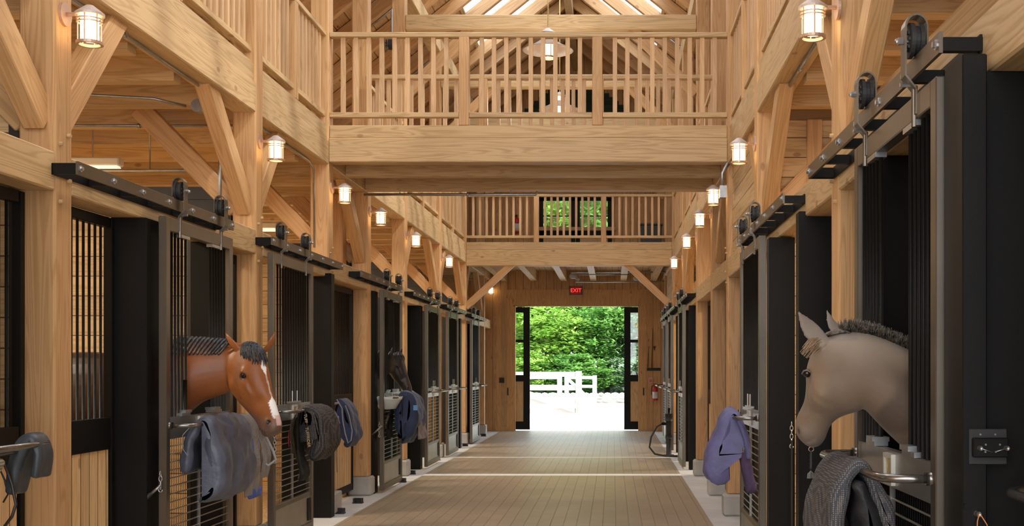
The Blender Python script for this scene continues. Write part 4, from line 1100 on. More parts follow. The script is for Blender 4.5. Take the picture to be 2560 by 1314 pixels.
# ================================================================== BLANKETS
def ribbon(name, path, y0, y1, mat, label, cat, skew=0.0, amp=.012, fr=9.0, ny=26, seed=1, edge=None, parent=None, sub=7, freq=(3, 3, 3), smooth=True, yz=None, lumps=1.0):
    """a thick folded cloth: path of (x, z, half thickness) swept along y, with rounded ends and folds"""
    P2 = []
    m = len(path)
    for i in range(m-1):
        q = [path[max(0, i-1)], path[i], path[i+1], path[min(m-1, i+2)]]
        for k in range(sub): P2.append([crom(q[0][j], q[1][j], q[2][j], q[3][j], k/sub) for j in range(3)])
    P2.append(list(path[-1])); n = len(P2); loop = []
    nor = []
    for i, (x, z, t) in enumerate(P2):
        a = P2[max(0, i-1)]; b = P2[min(n-1, i+1)]; d = Vector((b[0]-a[0], b[1]-a[1])).normalized(); nor.append(Vector((-d.y, d.x)))
    for i in range(n): loop.append((i, 1, 0))
    for k in range(1, 5): loop.append((n-1, math.cos(PI*k/5), math.sin(PI*k/5)))
    for i in reversed(range(n)): loop.append((i, -1, 0))
    for k in range(1, 5): loop.append((0, -math.cos(PI*k/5), -math.sin(PI*k/5)))
    vs = []; L = len(loop)
    zt = max(p[1] for p in P2)
    for j in range(ny+1):
        f = j/ny; e = min(f, 1-f)*(y1-y0); rnd = min(1.0, math.sqrt(max(0.0, 1-(max(0, .03-e)/.03)**2)))*.92+.08 if e < .03 else 1.0
        for (i, a, b) in loop:
            x, z, t = P2[i]; nx = nor[i]; tx = Vector((nx.y, -nx.x))
            p = Vector((x, z))+nx*t*a*rnd+tx*t*b*rnd
            dz = zt-z; y = y0+(y1-y0)*f+skew*dz
            if yz: y = y0+(y1-y0)*(.5+(f-.5)*(1+yz*dz))+skew*dz
            v = Vector((p.x, y, p.y)); s_ = Vector((v.x*freq[0], v.y*freq[1], v.z*freq[2]))+Vector((seed*7.1, seed*3.3, seed*5.7))
            k = noise.noise(s_*2.2); k2 = noise.noise(s_*5.0)
            hang = min(1, dz*4)
            fold = math.sin((y*fr+3*noise.noise(Vector((y*2, seed, z*1.5))))*2)*hang
            off = amp*(fold*.9+k*1.3*lumps+k2*.7)
            v.x += nx.x*a*off+(0 if a else 0); v.z += nx.y*a*off; v.y += amp*1.6*noise.noise(s_*1.7+Vector((9, 9, 9)))
            v.z += amp*.8*noise.noise(Vector((y*6, x*3, seed)))*hang
            vs.append(v)
    fs = []
    for j in range(ny):
        for k in range(L):
            a = j*L+k; b = j*L+(k+1) % L; fs.append((a, b, b+L, a+L))
    fs += [tuple(reversed(range(L))), tuple(range(ny*L, (ny+1)*L))]
    mb = MB(); mb.add(vs, fs); o = mb.build(name, mat, parent, smooth)
    fix_normals(o.data)
    if label: tag(o, label, cat)
    return o
GREYNAVY = cloth('grey_navy_nylon', (0.085, 0.095, 0.135), rough=.42)
NAVY = cloth('navy_fabric', (0.022, 0.038, 0.10), rough=.7, sheen=.2)
PURP = cloth('violet_quilt', (0.115, 0.115, 0.27), rough=.5)
PLUM = cloth('plum_lining', (0.06, 0.035, 0.09), rough=.7)
BKMESH = cloth('black_mesh', (0.022, 0.021, 0.022), (0.17, 0.15, 0.13), 1, .75, 0, 85)
BKMESH2 = cloth('charcoal_mesh', (0.05, 0.052, 0.062), (0.24, 0.21, 0.17), 1, .8, 0, 150)
BLKC = cloth('black_lining', (0.012, 0.012, 0.013), rough=.6)
BLUETRIM = cloth('blue_trim', (0.05, 0.11, 0.42), rough=.6)
GREYTRIM = cloth('grey_binding', (0.30, 0.30, 0.30), rough=.7)
BAR = XL+.13+.16                     # x of the left blanket bars
def L(x, y, Y): return (x-VX)*Y/F
# grey navy blanket below the bay horse
g = ribbon('horse_blanket', [(BAR-.095, .86, .022), (BAR-.085, 1.0, .03), (BAR-.05, 1.10, .03), (BAR-.0, 1.165, .026), (BAR+.05, 1.12, .035), (BAR+.075, 1.0, .05), (BAR+.09, .86, .055), (BAR+.085, .74, .05), (BAR+.03, .69, .04)], 7.27, 7.98, GREYNAVY,
           'large grey navy nylon blanket folded over the bar below the bay horse', 'horse blanket', skew=-.06, amp=.016, fr=5, ny=40, seed=2, yz=.12)
s_ = MB(); pts = [(BAR-.06, 7.25, 1.13), (BAR-.09, 7.2, 1.08), (BAR-.10, 7.22, 1.0), (BAR-.07, 7.26, .93), (BAR-.075, 7.26, .88)]
s_.tube(pts, .003, 5); s_.build('loose_string', GREYTRIM, g)
# grey see-through fly sheet with blue edging, hung behind it
FLY = cloth('grey_fly_mesh', (0.20, 0.18, 0.17), (0.34, 0.32, 0.31), 1, .8, 0, 220)
fl = ribbon('fly_sheet', [(BAR-.05, .95, .006), (BAR-.03, 1.12, .007), (BAR+.0, 1.17, .008), (BAR+.05, 1.10, .01), (BAR+.075, .95, .012), (BAR+.07, .75, .012), (BAR+.06, .62, .012)], 7.99, 8.24, FLY,
            'grey mesh fly sheet with bright blue edging hanging beside the grey navy blanket', 'fly sheet', skew=-.1, amp=.014, fr=14, ny=30, seed=5)
ribbon('blue_edging', [(BAR+.06, .64, .016), (BAR+.058, .60, .016)], 8.03, 8.31, BLUETRIM, None, None, skew=0, amp=.008, fr=14, ny=20, seed=5, parent=fl)
ribbon('blue_trim', [(BAR+.065, 1.08, .014), (BAR+.085, 1.0, .014), (BAR+.095, .93, .012)], 7.99, 8.02, BLUETRIM, None, None, amp=.004, ny=8, seed=5, parent=fl)
e = MB()
e.tube([(BAR+.03, 8.28, 1.14), (BAR+.09, 8.30, 1.02), (BAR+.15, 8.3, .90), (BAR+.17, 8.3, .84), (BAR+.12, 8.28, .80), (BAR+.07, 8.26, .84), (BAR+.06, 8.24, .95), (BAR+.05, 8.24, 1.1)], .010, 8)
e.build('edge_binding', GREYTRIM, fl, True)
ribbon('sheet_flap', [(BAR+.02, 1.14, .005), (BAR+.07, 1.0, .006), (BAR+.10, .88, .006), (BAR+.09, .80, .006), (BAR+.075, .72, .005)], 8.22, 8.40, FLY, None, None, amp=.012, fr=12, seed=8, parent=fl)
# black mesh blanket with lettered strap, second left door
b2 = ribbon('horse_blanket', [(BAR-.10, .80, .03), (BAR-.10, .95, .045), (BAR-.06, 1.09, .035), (BAR+.0, 1.155, .03), (BAR+.085, 1.10, .045), (BAR+.115, .98, .06), (BAR+.115, .86, .065), (BAR+.07, .77, .055)], 9.72, 10.22, BKMESH,
            'black mesh blanket folded over the bar of the second left door, gold lettered strap', 'horse blanket', skew=.02, amp=.010, fr=6, ny=30, seed=3)
ribbon('black_lining', [(BAR-.035, 1.13, .012), (BAR-.075, .98, .022), (BAR-.06, .80, .028), (BAR-.02, .62, .03), (BAR-.035, .57, .02)], 9.66, 9.80, BLKC, None, None, amp=.014, fr=16, ny=14, seed=4, parent=b2)
ribbon('belly_strap', [(BAR+.01, 1.14, .006), (BAR+.03, 1.0, .008), (BAR+.045, .88, .008), (BAR+.03, .80, .008)], 9.67, 9.705, BLKC, None, None, amp=.002, ny=6, seed=4, parent=b2)
ribbon('red_edge', [(BAR-.125, .97, .006), (BAR-.13, .90, .008), (BAR-.125, .84, .006)], 9.69, 9.72, simple('red_webbing', (.25, .01, .015), .6), None, None, amp=.002, ny=6, parent=b2)
def letters(txt, size, loc, rot, mat, parent, name='lettering', ext=.001):
    c = bpy.data.curves.new(name, 'FONT'); c.body = txt; c.size = size; c.extrude = ext; c.align_x = 'CENTER'; c.align_y = 'CENTER'
    c.materials.append(mat); o = bpy.data.objects.new(name, c); COL.objects.link(o); o.rotation_euler = rot
    me = bpy.data.meshes.new_from_object(o); bpy.data.objects.remove(o); bpy.data.curves.remove(c)
    me.materials.clear(); me.materials.append(mat)
    o = bpy.data.objects.new(name, me); COL.objects.link(o); o.rotation_euler = rot
    o.parent = parent; o.location = Vector(loc)-wloc(parent); return o
GOLD = simple('gold_thread', (.62, .50, .28), .5)
letters('TUFFRIDER', .034, (BAR+.042, 9.655, .92), (PI/2, PI/2-.12, 0), GOLD, b2)
letters('TUFF', .034, (BAR+.024, 9.655, 1.075), (PI/2, PI/2-.12, 0), GOLD, b2)
# navy blanket with grey binding on a rack beside the third grille
rk = MB(); rk.tube([(XL+.03, 11.73, 1.13), (XL+.03, 12.30, 1.13)], .013, 8); rk.tube([(XL+.03, 12.30, 1.13), (XL+.0, 12.42, 1.13), (XL-.15, 12.45, 1.13)], .013, 8)
rk.tube([(XL+.03, 12.05, 1.13), (XL-.15, 12.05, 1.13)], .01, 8)
tag(rk.build('blanket_rack', GREYM, smooth=True), 'steel blanket bar holding the navy blanket with grey binding', 'blanket bar')
b3 = ribbon('horse_blanket', [(XL-.04, .90, .02), (XL-.02, 1.08, .025), (XL+.03, 1.155, .022), (XL+.09, 1.10, .03), (XL+.13, .95, .045), (XL+.15, .80, .05), (XL+.12, .71, .04)], 12.0, 12.34, NAVY,
            'navy blanket with light grey binding, folded on a bar beside the black jamb', 'horse blanket', amp=.014, fr=9, ny=22, seed=6)
e = MB()
e.tube([(XL+.02, 11.975, 1.17), (XL+.075, 11.97, 1.08), (XL+.085, 11.965, .95), (XL+.11, 11.96, .82), (XL+.14, 11.96, .72), (XL+.17, 11.97, .75), (XL+.18, 11.97, .85), (XL+.15, 11.97, 1.0), (XL+.11, 11.97, 1.11)], .007, 6)
e.tube([(XL-.03, 11.97, 1.10), (XL+.02, 11.965, 1.0), (XL+.05, 11.965, .92)], .012, 6); e.tube([(XL-.06, 11.97, .97), (XL+.0, 11.965, .93), (XL+.03, 11.965, .96)], .009, 6)
e.tube([(XL+.04, 11.96, 1.0), (XL+.05, 11.955, .80), (XL+.02, 11.955, .62), (XL+.03, 11.955, .42)], .006, 6)
e.build('edge_binding', GREYTRIM, b3, True)
# navy blanket under the black horse
b4 = ribbon('horse_blanket', [(BAR-.03, .66, .03), (BAR-.04, .85, .04), (BAR-.03, 1.06, .035), (BAR+.0, 1.175, .03), (BAR+.09, 1.12, .05), (BAR+.13, .95, .07), (BAR+.11, .78, .075), (BAR+.02, .62, .055)], 14.15, 14.75, NAVY,
            'navy blanket with grey lining on the bar below the black horse', 'horse blanket', amp=.02, fr=5, ny=30, seed=11)
ribbon('grey_lining', [(BAR+.16, .90, .01), (BAR+.17, .75, .02), (BAR+.20, .62, .012)], 14.3, 14.8, cloth('taupe_lining', (.20, .17, .16)), None, None, skew=-.1, amp=.02, fr=9, seed=12, parent=b4)
ribbon('black_lining', [(BAR-.09, 1.08, .012), (BAR-.16, .85, .02), (BAR-.15, .66, .02)], 14.1, 14.25, BLKC, None, None, amp=.02, fr=12, seed=13, parent=b4)
MB().box(BAR+.155, BAR+.20, 14.10, 14.13, .98, 1.04).build('blue_tag', simple('blue_tag', (.10, .35, .75), .5), b4)
# white feed tub on the black horse's door
t_ = MB(); t_.lathe([(.0, -.10), (.10, -.09), (.165, .02), (.18, .06), (.185, .06), (.17, .02)], (XL+.13+.01, 14.06, 1.09), 24)
tag(t_.build('feed_tub', simple('tub_white', (.62, .68, .66), .3), smooth=True), 'small pale tub hooked on the black horse stall door', 'tub')
# purple quilted blanket on the right
RB = XR-.13-.16
b5 = ribbon('horse_blanket', [(RB+.090, .86, .030), (RB+.075, .97, .038), (RB+.05, 1.08, .036), (RB+.0, 1.165, .034), (RB-.05, 1.09, .052), (RB-.085, .97, .066), (RB-.115, .84, .078), (RB-.105, .735, .080)], 8.30, 8.66, PURP,
            'thick violet blue quilted blanket hung over the bar on the right', 'horse blanket', amp=.012, fr=10, ny=30, seed=7, lumps=1.3)
ribbon('plum_lining', [(RB+.075, .90, .02), (RB+.095, .76, .035), (RB+.125, .63, .035)], 8.29, 8.56, PLUM, None, None, amp=.01, fr=8, seed=9, parent=b5)
ribbon('front_flap', [(RB+.03, 1.12, .018), (RB+.075, 1.0, .022), (RB+.10, .86, .02)], 8.27, 8.33, PURP, None, None, amp=.008, fr=8, seed=10, parent=b5)
e = MB(); e.tube([(RB+.045, 8.25, .93), (RB+.05, 8.245, .90), (RB+.062, 8.245, .90), (RB+.064, 8.25, .93)], .005, 6); e.build('buckle', ZINC, b5)
# dark mesh blanket below the dun horse
b6 = ribbon('horse_blanket', [(RB+.115, .70, .02), (RB+.10, .90, .022), (RB+.06, 1.05, .022), (RB+.0, 1.155, .020), (RB-.055, 1.12, .022), (RB-.085, 1.02, .028), (RB-.10, .86, .03), (RB-.105, .64, .03)], 4.02, 4.52, BKMESH2,
            'charcoal dotted mesh blanket draped over the bar below the dun horse', 'horse blanket', amp=.010, fr=8, ny=40, seed=14, yz=.25)
ribbon('black_lining', [(RB-.02, 1.09, .02), (RB+.02, .98, .03), (RB+.045, .82, .035), (RB+.05, .64, .03)], 4.00, 4.2, BLKC, None, None, amp=.02, fr=14, seed=15, parent=b6)
ribbon('dotted_fold', [(RB-.05, .86, .012), (RB-.01, .90, .014), (RB+.02, .80, .016), (RB+.025, .62, .016)], 3.96, 4.02, BKMESH, None, None, amp=.008, fr=14, seed=16, parent=b6)
# fly mask and tack at the near left corner
mk = ribbon('bell_boot', [(-2.62, .96, .018), (-2.60, 1.08, .03), (-2.56, 1.17, .034), (-2.525, 1.185, .02), (-2.50, 1.12, .018), (-2.515, 1.03, .014)], 5.03, 5.17, simple('rubber_boot', (.045, .052, .06), .45), 'ribbed dark rubber leg boot hung on the bar in the near left corner', 'leg boot', amp=.005, fr=30, ny=20, seed=20)
x0b = MB(); x0b.tube([(-2.60, 5.16, 1.165), (-2.53, 5.17, 1.165), (-2.505, 5.14, 1.165), (-2.505, 4.6, 1.165)], .0145, 10)
tag(x0b.build('tack_bar', simple('polished_rail', (.25, .24, .225), .22, .9), smooth=True), 'polished steel bar crossing the near left corner', 'blanket bar')
tk = MB(); tk.tube([P(0, 1150, 5.0), P(14, 1165, 5.0), P(30, 1210, 5.0), P(40, 1260, 5.0), P(30, 1290, 5.0), P(8, 1320, 5.0)], .007, 8)
tk.tube([P(0, 1172, 5.05), P(12, 1200, 5.05), P(20, 1235, 5.05), P(8, 1255, 5.05)], .004, 6)
tko = tag(tk.build('leather_strap', simple('dark_leather', (.03, .022, .018), .4), smooth=True), 'dark leather bridle strap looped in the bottom left corner', 'bridle strap')
def plaid():
    m, n, b = nt('tan_plaid'); tc = n.nodes.new('ShaderNodeTexCoord'); w = n.nodes.new('ShaderNodeTexWave'); w.inputs['Scale'].default_value = 22; w.bands_direction = 'Z'
    n.links.new(tc.outputs['Object'], w.inputs['Vector']); r = n.nodes.new('ShaderNodeValToRGB'); n.links.new(w.outputs['Fac'], r.inputs['Fac'])
    r.color_ramp.elements[0].color = (.20, .17, .12, 1); r.color_ramp.elements[1].color = (.48, .42, .30, 1); n.links.new(r.outputs['Color'], b.inputs['Base Color']); b.inputs['Roughness'].default_value = .9; return m
ribbon('saddle_pad', [(-2.64, .78, .02), (-2.63, 1.0, .02), (-2.59, 1.10, .02)], 4.2, 4.94, plaid(), 'tan checked saddle cloth hanging in the bottom left corner', 'saddle cloth', amp=.006, ny=16, seed=21)
# ================================================================== SMALL THINGS
def chain(pts_top, n, label, d=Vector((0, 0, -1)), r=.010, name='snap_chain', snap=True):
    t = thing(name, pts_top, label, 'chain'); m = MB(); p = Vector(pts_top)
    for i in range(n):
        c = p+d*(.028*i+.02); a = Vector((1, 0, 0)) if i % 2 else Vector((0, 1, 0))
        pts = [c+a*r*math.cos(q*PI/6)+d*.018*math.sin(q*PI/6) for q in range(13)]
        m.tube(pts, .0028, 5)
    m.build('chain_links', ZINC, t, True)
    if snap:
        s = MB(); e = p+d*(.028*n+.01); s.tube([e, e+d*.05], .005, 6); s.tube([e+d*.05+Vector((.012*math.cos(q*PI/6), 0, -.014*math.sin(q*PI/6))) for q in range(11)], .004, 6); s.build('snap_hook', ZINC, t, True)
    return t
chain((XR+.07, 7.985, 1.13), 4, 'zinc snap and chain on the black jamb left of the dun horse')
tag(MB().box(XR+.065, XR+.078, 7.98, 8.0, .35, 1.0).build('hanging_strap', simple('dark_strap', (.035, .035, .037), .25)), 'long dark strap hanging below the snap chain on the right jamb', 'strap')
chain(P(401, 1176, 7.08), 2, 'short chain with snap on the black jamb left of the grey blanket')
lv = MB(); a, b_ = P(402, 1212, 7.06), P(352, 1256, 7.06); lv.tube([a, a.lerp(b_, .55)], .009, 8)
lt = thing('stall_latch', a, 'steel latch lever slanting down from the black jamb, lower left', 'latch'); lv.build('lever', GREYM, lt, True)
lv = MB(); lv.tube([a.lerp(b_, .5), b_], .013, 8); lv.build('grip', RUBBER, lt, True)
chain((XL+.15, 9.33, 1.00), 7, 'long chain hanging at the edge of the door with the black mesh blanket')
chain(P(948, 1053, 13.82), 4, 'short chain beside the black horse stall door')
lv = MB(); a, b_ = P(955, 1064, 13.8), P(930, 1086, 13.8); lv.tube([a, b_], .012, 8)
tag(lv.build('latch_lever', GREYM, smooth=True), 'small steel latch lever left of the navy blanket under the black horse', 'latch')
chain(P(1062, 1025, 17.1), 5, 'rusty chain at the edge of the black jamb right of the black horse')
# rope toy / lead hanging under the dun horse's chin
t = thing('lead_rope_end', P(2027, 1120, 4.55), 'braided lead end with ring hanging below the dun horse muzzle', 'lead rope')
m = MB(); c = P(2028, 1122, 4.55); m.tube([c+Vector((.010*math.cos(q*PI/6), 0, .009*math.sin(q*PI/6))) for q in range(13)], .0018, 6); m.build('ring', COPPER, t, True)
m = MB(); pts = [P(2028, 1127+i*5.2, 4.55) for i in range(10)]; m.tube(pts, .006, 7, [.0055 if i % 2 else .0072 for i in range(10)]); m.build('braid', RUBBER, t, True)
m = MB(); c = P(2027, 1176, 4.55)
for i in range(26):
    q = rr.uniform(0, 2*PI); m.tube([c, c+Vector((.012*math.cos(q), .008*math.sin(q), -.012)), c+Vector((.014*math.cos(q), .008*math.sin(q), -.030))], .0013, 4)
m.build('tassel', simple('grey_tassel', (.2, .19, .17), .8), t)
# tether plate with two ring clips on the broad right jamb
yj = 3.499
def J(x, y): return ((x-VX)*yj/F, H-(y-VY)*yj/F)
t = thing('tether_plate', (J(2465, 1115)[0], yj, J(2465, 1160)[1]), 'black metal holder plate with two angled clips on the right jamb', 'tether plate')
x0, z0 = J(2421, 1160); x1, z1 = J(2516, 1071)
box('plate', RUBBER, x0, x1, yj-.006, yj-.0005, z0, z1, t, .002)
x0, z0 = J(2427, 1141); x1, z1 = J(2514, 1093); box('box_cover', BLACK, x0, x1, yj-.028, yj-.006, z0, z1, t, .003)
m = MB()
for i_, (px, py) in enumerate(((2449, 1085), (2486, 1085), (2456, 1109), (2491, 1109), (2455, 1127), (2481, 1127))):
    x, z = J(px, py); MB().cyl((x, yj-.0005, z), (x, yj-(.009 if i_ < 2 else .033), z), .003, 8).build('screw', GALV, t)
for a, b_ in (((2442, 1118), (2472, 1128)), ((2508, 1118), (2478, 1127))):
    xa, za = J(*a); xb, zb = J(*b_); m = MB(); m.cyl((xa, yj-.028, za), (xa, yj-.037, za), .0075, 12); m.tube([(xa, yj-.035, za), (xb, yj-.035, zb)], .0016, 6); m.build('clip', GALV, t, True)
t = thing('twine_loop', (J(2440, 1300)[0], yj-.02, J(2440, 1300)[1]), 'orange baling twine looped on an eye bolt, lower right', 'twine')
x, z = J(2442, 1283); MB().cyl((x, yj, z), (x, yj-.02, z), .0085, 12).build('eye_bolt', ZINC, t, True)
m = MB(); m.tube([(x, yj-.022, z)]+[(J(px, py)[0], yj-.025, J(px, py)[1]) for px, py in ((2437, 1300), (2436, 1330), (2450, 1350), (2463, 1330), (2461, 1308))]+[(x+.006, yj-.022, z-.003)], .0016, 6)
m.build('twine', simple('orange_twine', (.85, .30, .08), .6), t, True)
x, z = J(2414, 1264); tag(MB().cyl((x, yj, z), (x, yj-.008, z), .0075, 14).build('jamb_bolt', BLACK), 'round black bolt head left of the orange twine', 'bolt')
# door stops on the floor
for (px, py, l) in ((849, 1283, 'at the foot of the wide black jamb, nearest the camera'), (895, 1257, 'in front of the pine panel, second from the camera'), (1029, 1185, 'beside the footing right of the black horse door'),
                    (1092, 1150, 'at the foot of the door beyond the black horse'), (1163, 1115, 'by the footing near the far gallery'), (1209, 1090, 'by the farthest left footing'), (1005, 1205, 'at the corner of the black horse stall door')):
    Y = H*F/(py-VY); x = (px-VX)*Y/F
    m = MB(); m.box(x-.055, x+.055, Y-.04, Y+.04, .0, .012); m.box(x-.05, x-.03, Y-.035, Y+.035, .012, .055); m.box(x+.03, x+.05, Y-.035, Y+.035, .012, .055); m.box(x-.05, x+.05, Y+.01, Y+.035, .012, .055)
    m.cyl((x, Y-.03, .012), (x, Y-.03, .03), .01, 8)
    tag(m.build('door_stop', RUBBER), 'small black floor door guide '+l, 'door guide', 'black floor guides of the sliding doors')
# standpipe and hose
Yh = 19.6; xh = L(1672, 0, Yh)
t = thing('standpipe', (xh, Yh, 0), 'black iron standpipe with valve by the distant right doors', 'standpipe')
m = MB(); m.cyl((xh, Yh, 0), (xh, Yh, .62), .045, 14); m.cyl((xh, Yh, 0), (xh, Yh, .03), .09, 14); m.cyl((xh, Yh, .60), (xh, Yh, .72), .065, 14); m.cyl((xh, Yh, .30), (xh, Yh, .36), .06, 14); m.build('pipe', RUBBER, t, True)
m = MB(); m.cyl((xh-.12, Yh, .55), (xh, Yh, .55), .025, 10); m.cyl((xh, Yh, .72), (xh, Yh, .80), .02, 8); m.build('spout', BLACK, t, True)
m = MB(); m.box(xh-.02, xh+.02, Yh-.1, Yh+.06, .79, .82); m.build('lever', BLACK, t)
m = MB(); m.tube([(xh-.12, Yh, .55), (xh-.2, Yh, .50), (xh-.30, Yh-.05, .33), (xh-.33, Yh-.1, .16), (xh-.24, Yh-.15, .05), (xh-.05, Yh-.2, .02), (xh+.15, Yh-.2, .02)], .016, 10)
tag(m.build('hose', RUBBER, smooth=True), 'black rubber hose curving from the standpipe to the floor', 'hose')
def extinguisher(c, label, h=.36):
    t = thing('fire_extinguisher', c, label, 'fire extinguisher', 'fire extinguishers'); x, y, z = c
    MB().lathe([(0, 0), (.06, .0), (.066, .012), (.066, h*.8), (.05, h*.88), (.022, h*.93), (.022, h*.97), (0, h*.97)], c, 18).build('cylinder', RED, t, True)
    MB().lathe([(.0665, h*.12), (.0675, h*.12), (.0675, h*.55), (.0665, h*.55)], c, 18).build('label', LABELW, t, True)
    m = MB(); m.box(x-.05, x+.04, y-.012, y+.012, z+h*.97, z+h*1.0); m.box(x-.055, x+.03, y-.012, y+.012, z+h*1.05, z+h*1.08); m.cyl((x, y, z+h*.95), (x, y, z+h*1.05), .02, 8); m.build('valve', RUBBER, t)
    MB().tube([(x-.02, y-.02, z+h), (x-.08, y-.02, z+h*.92), (x-.09, y-.02, z+h*.6), (x-.085, y-.02, z+h*.35)], .009, 8).build('discharge_hose', RUBBER, t, True)
extinguisher((L(1638, 0, 27.2), 27.24, H-(1000-VY)*27.2/F), 'red fire extinguisher on the far wall right of the barn door')
extinguisher((L(1291, 0, 27.2), 27.24, H-(582-VY)*27.2/F), 'red fire extinguisher up in the loft left of the glazed doors', .40)
def Wp(x, y): return ((x-VX)*YB/F, H-(y-VY)*YB/F)
x, z = Wp(1255, 950); tag(box('switch_box', RUBBER, x-.06, x+.06, YB-.07, YB-.036, z-.06, z+.06), 'black square switch box on the far wall left of the barn door', 'switch')
for px, l in ((1270, 'left'), (1609, 'right')):
    x, z = Wp(px, 978); m = MB(); m.box(x-.015, x+.015, YB-.045, YB-.031, z-.09, z+.09); m.box(x-.01, x+.01, YB-.07, YB-.045, z-.07, z+.07)
    tag(m.build('door_pull', RUBBER), 'black pull handle on the casing %s of the barn door' % l, 'handle')
x, z = Wp(1626, 950); t = thing('notice', (x, YB-.01, z-.07), 'small red and white notice above the fire extinguisher', 'notice')
box('sheet', simple('pink_paper', (.75, .45, .36), .6), x-.05, x+.05, YB-.012, YB-.002, z-.07, z+.07, t); box('red_block', RED, x-.03, x+.03, YB-.014, YB-.0125, z-.045, z+.02, t)
# tack hooks, whips on the far wall
t = thing('tack_rack', (Wp(1636, 923)[0], YB-.02, Wp(1636, 923)[1]), 'dark iron rack on the far wall holding whips', 'tack rack')
m = MB(); x0, z0 = Wp(1617, 926); x1, z1 = Wp(1651, 919); m.box(x0, x1, YB-.03, YB-.0, z0, z1)
for q in range(5): xx = x0+.03+q*(x1-x0-.06)/4; m.cyl((xx, YB-.1, (z0+z1)/2), (xx, YB-.03, (z0+z1)/2), .014, 8)
m.build('rack_bar', RUBBER, t)
for (xa, ya, xb, yb, l) in ((1622, 865, 1619, 918, 'shorter brown riding whip standing in the far wall rack'), (1632, 820, 1629, 925, 'longer brown riding whip standing in the far wall rack')):
    p, q = Wp(xa, ya), Wp(xb, yb); tag(MB().cyl((q[0], YB-.06, q[1]), (p[0], YB-.03, p[1]), .011, 8, .006).build('riding_whip', simple('brown_whip', (.13, .045, .02), .5)), l, 'riding whip')
p = Wp(1636, 865); tag(MB().cyl((p[0], YB-.03, p[1]-.10), (p[0], YB-.03, p[1]), .006, 8, .03).build('hoof_brush', simple('brown_brush', (.13, .045, .02), .5)), 'small dark brush hanging on the far wall above the rack', 'brush')
x, z = Wp(1656, 812); tag(box('wall_box', OFFW, x-.03, x+.03, YB-.06, YB-.001, z-.08, z+.08), 'small off-white box near the right corner of the far wall', 'wall box')
# exit sign
Ye = 26.9; x = L(1440, 0, Ye); z = H-(726-VY)*Ye/F
t = thing('exit_sign', (x, Ye, z-.1), 'black framed exit sign with glowing red letters above the barn door', 'exit sign')
box('housing', simple('dark_plastic', (.05, .04, .035), .4), x-.155, x+.155, Ye-.03, Ye+.03, z-.105, z+.105, t)
box('red_panel', emis('dim_red_panel', (.16, .004, .004), .25), x-.115, x+.115, Ye-.034, Ye-.031, z-.085, z+.085, t)
letters('EXIT', .125, (x, Ye-.037, z), (PI/2, 0, 0), REDGLOW, t)
MB().cyl((x, Ye, z+.1), (x, Ye, 3.53), .012, 8).build('stem', GALV, t)
# loft bin and small items
x0 = L(1602, 0, 25.9); x1 = L(1655, 0, 25.9)
t = thing('storage_bin', ((x0+x1)/2, 26.1, 3.95), 'dark grey plastic bin on the far gallery behind the balustrade', 'bin')
z1 = H-(562-VY)*25.9/F
m = MB(); m.prism([(x0+.03, 3.951), (x1-.03, 3.951), (x1, z1), (x0, z1)], 1, 25.9, 26.4); m.build('tub', GREYP, t, bevel=.01); box('lid', GREYP, x0-.02, x1+.02, 25.88, 26.42, z1, z1+.03, t, .005)
# loft fan / black fixture on the left loft post
x, z = P(968, 110, 15.0)[0], P(968, 110, 15.0)[2]
t = thing('loft_fan', (x, 15.0, z), 'small black wire fan hanging by the left loft post above the bridge', 'fan')
m = MB(); m.cyl((x+.02, 15.0, z), (x+.09, 15.0, z), .075, 18); m.build('motor', RUBBER, t)
m = MB()
for q in range(4): r_ = .03+.025*q; m.tube([(x-.02, 15.0+r_*math.cos(a*PI/8), z+r_*math.sin(a*PI/8)) for a in range(17)], .003, 5)
m.build('guard', RUBBER, t); MB().cyl((x+.06, 15.0, z+.07), (x+.06, 15.0, z+.45), .012, 8).build('stem', GALV, t)
MB().tube([(x+.06, 15.0, z+.45), (XL+.0, 15.0, z+.45)], .012, 8)
# wooden pegs in the timbers
k = 0
for i, y in enumerate(FR[:3]):
    for s, xx in ((1, XL), (-1, XR)):
        for (dy, zz) in ((.05, 2.66), (.14, 2.72), (.05, 2.36), (.14, 2.48)):
            S(MB().cyl((xx, y+dy, zz), (xx+s*.018, y+dy, zz), .012, 10, .010).build('timber_peg', WX))

# ================================================================== OUTDOORS
def ground_mat():
    return simple('pale_gravel', (.50, .48, .45), .9, 0, .08, 1.2, .2, 20)
gm = MB(); N_ = 40
def gz(x, y): 
    return -.02 if y < 53 else -.02+.03*(y-53)
vs = []; ysg = [27.47, 30, 35, 40, 45, 50, 52]
S(MB().box(-40, 40, 27.6, 52, -.2, -.02).build('ground', ground_mat()))
GR = simple('hillside_grass', (.035, .075, .02), .95, 0, .4, .8, .4, 6)
m = MB(); vs = []; fs = []
for j in range(14):
    for i in range(25):
        x = -48+4*i; y = 50.6+4.2*j; vs.append((x, y, -.05+max(0, (y-53))*.03+.5*noise.noise(Vector((x*.1, y*.1, 0)))*(1 if y > 53 else 0)))
for j in range(13):
    for i in range(24): a = j*25+i; fs.append((a, a+1, a+26, a+25))
m.add(vs, fs); S(m.build('hillside_ground', GR, smooth=True))
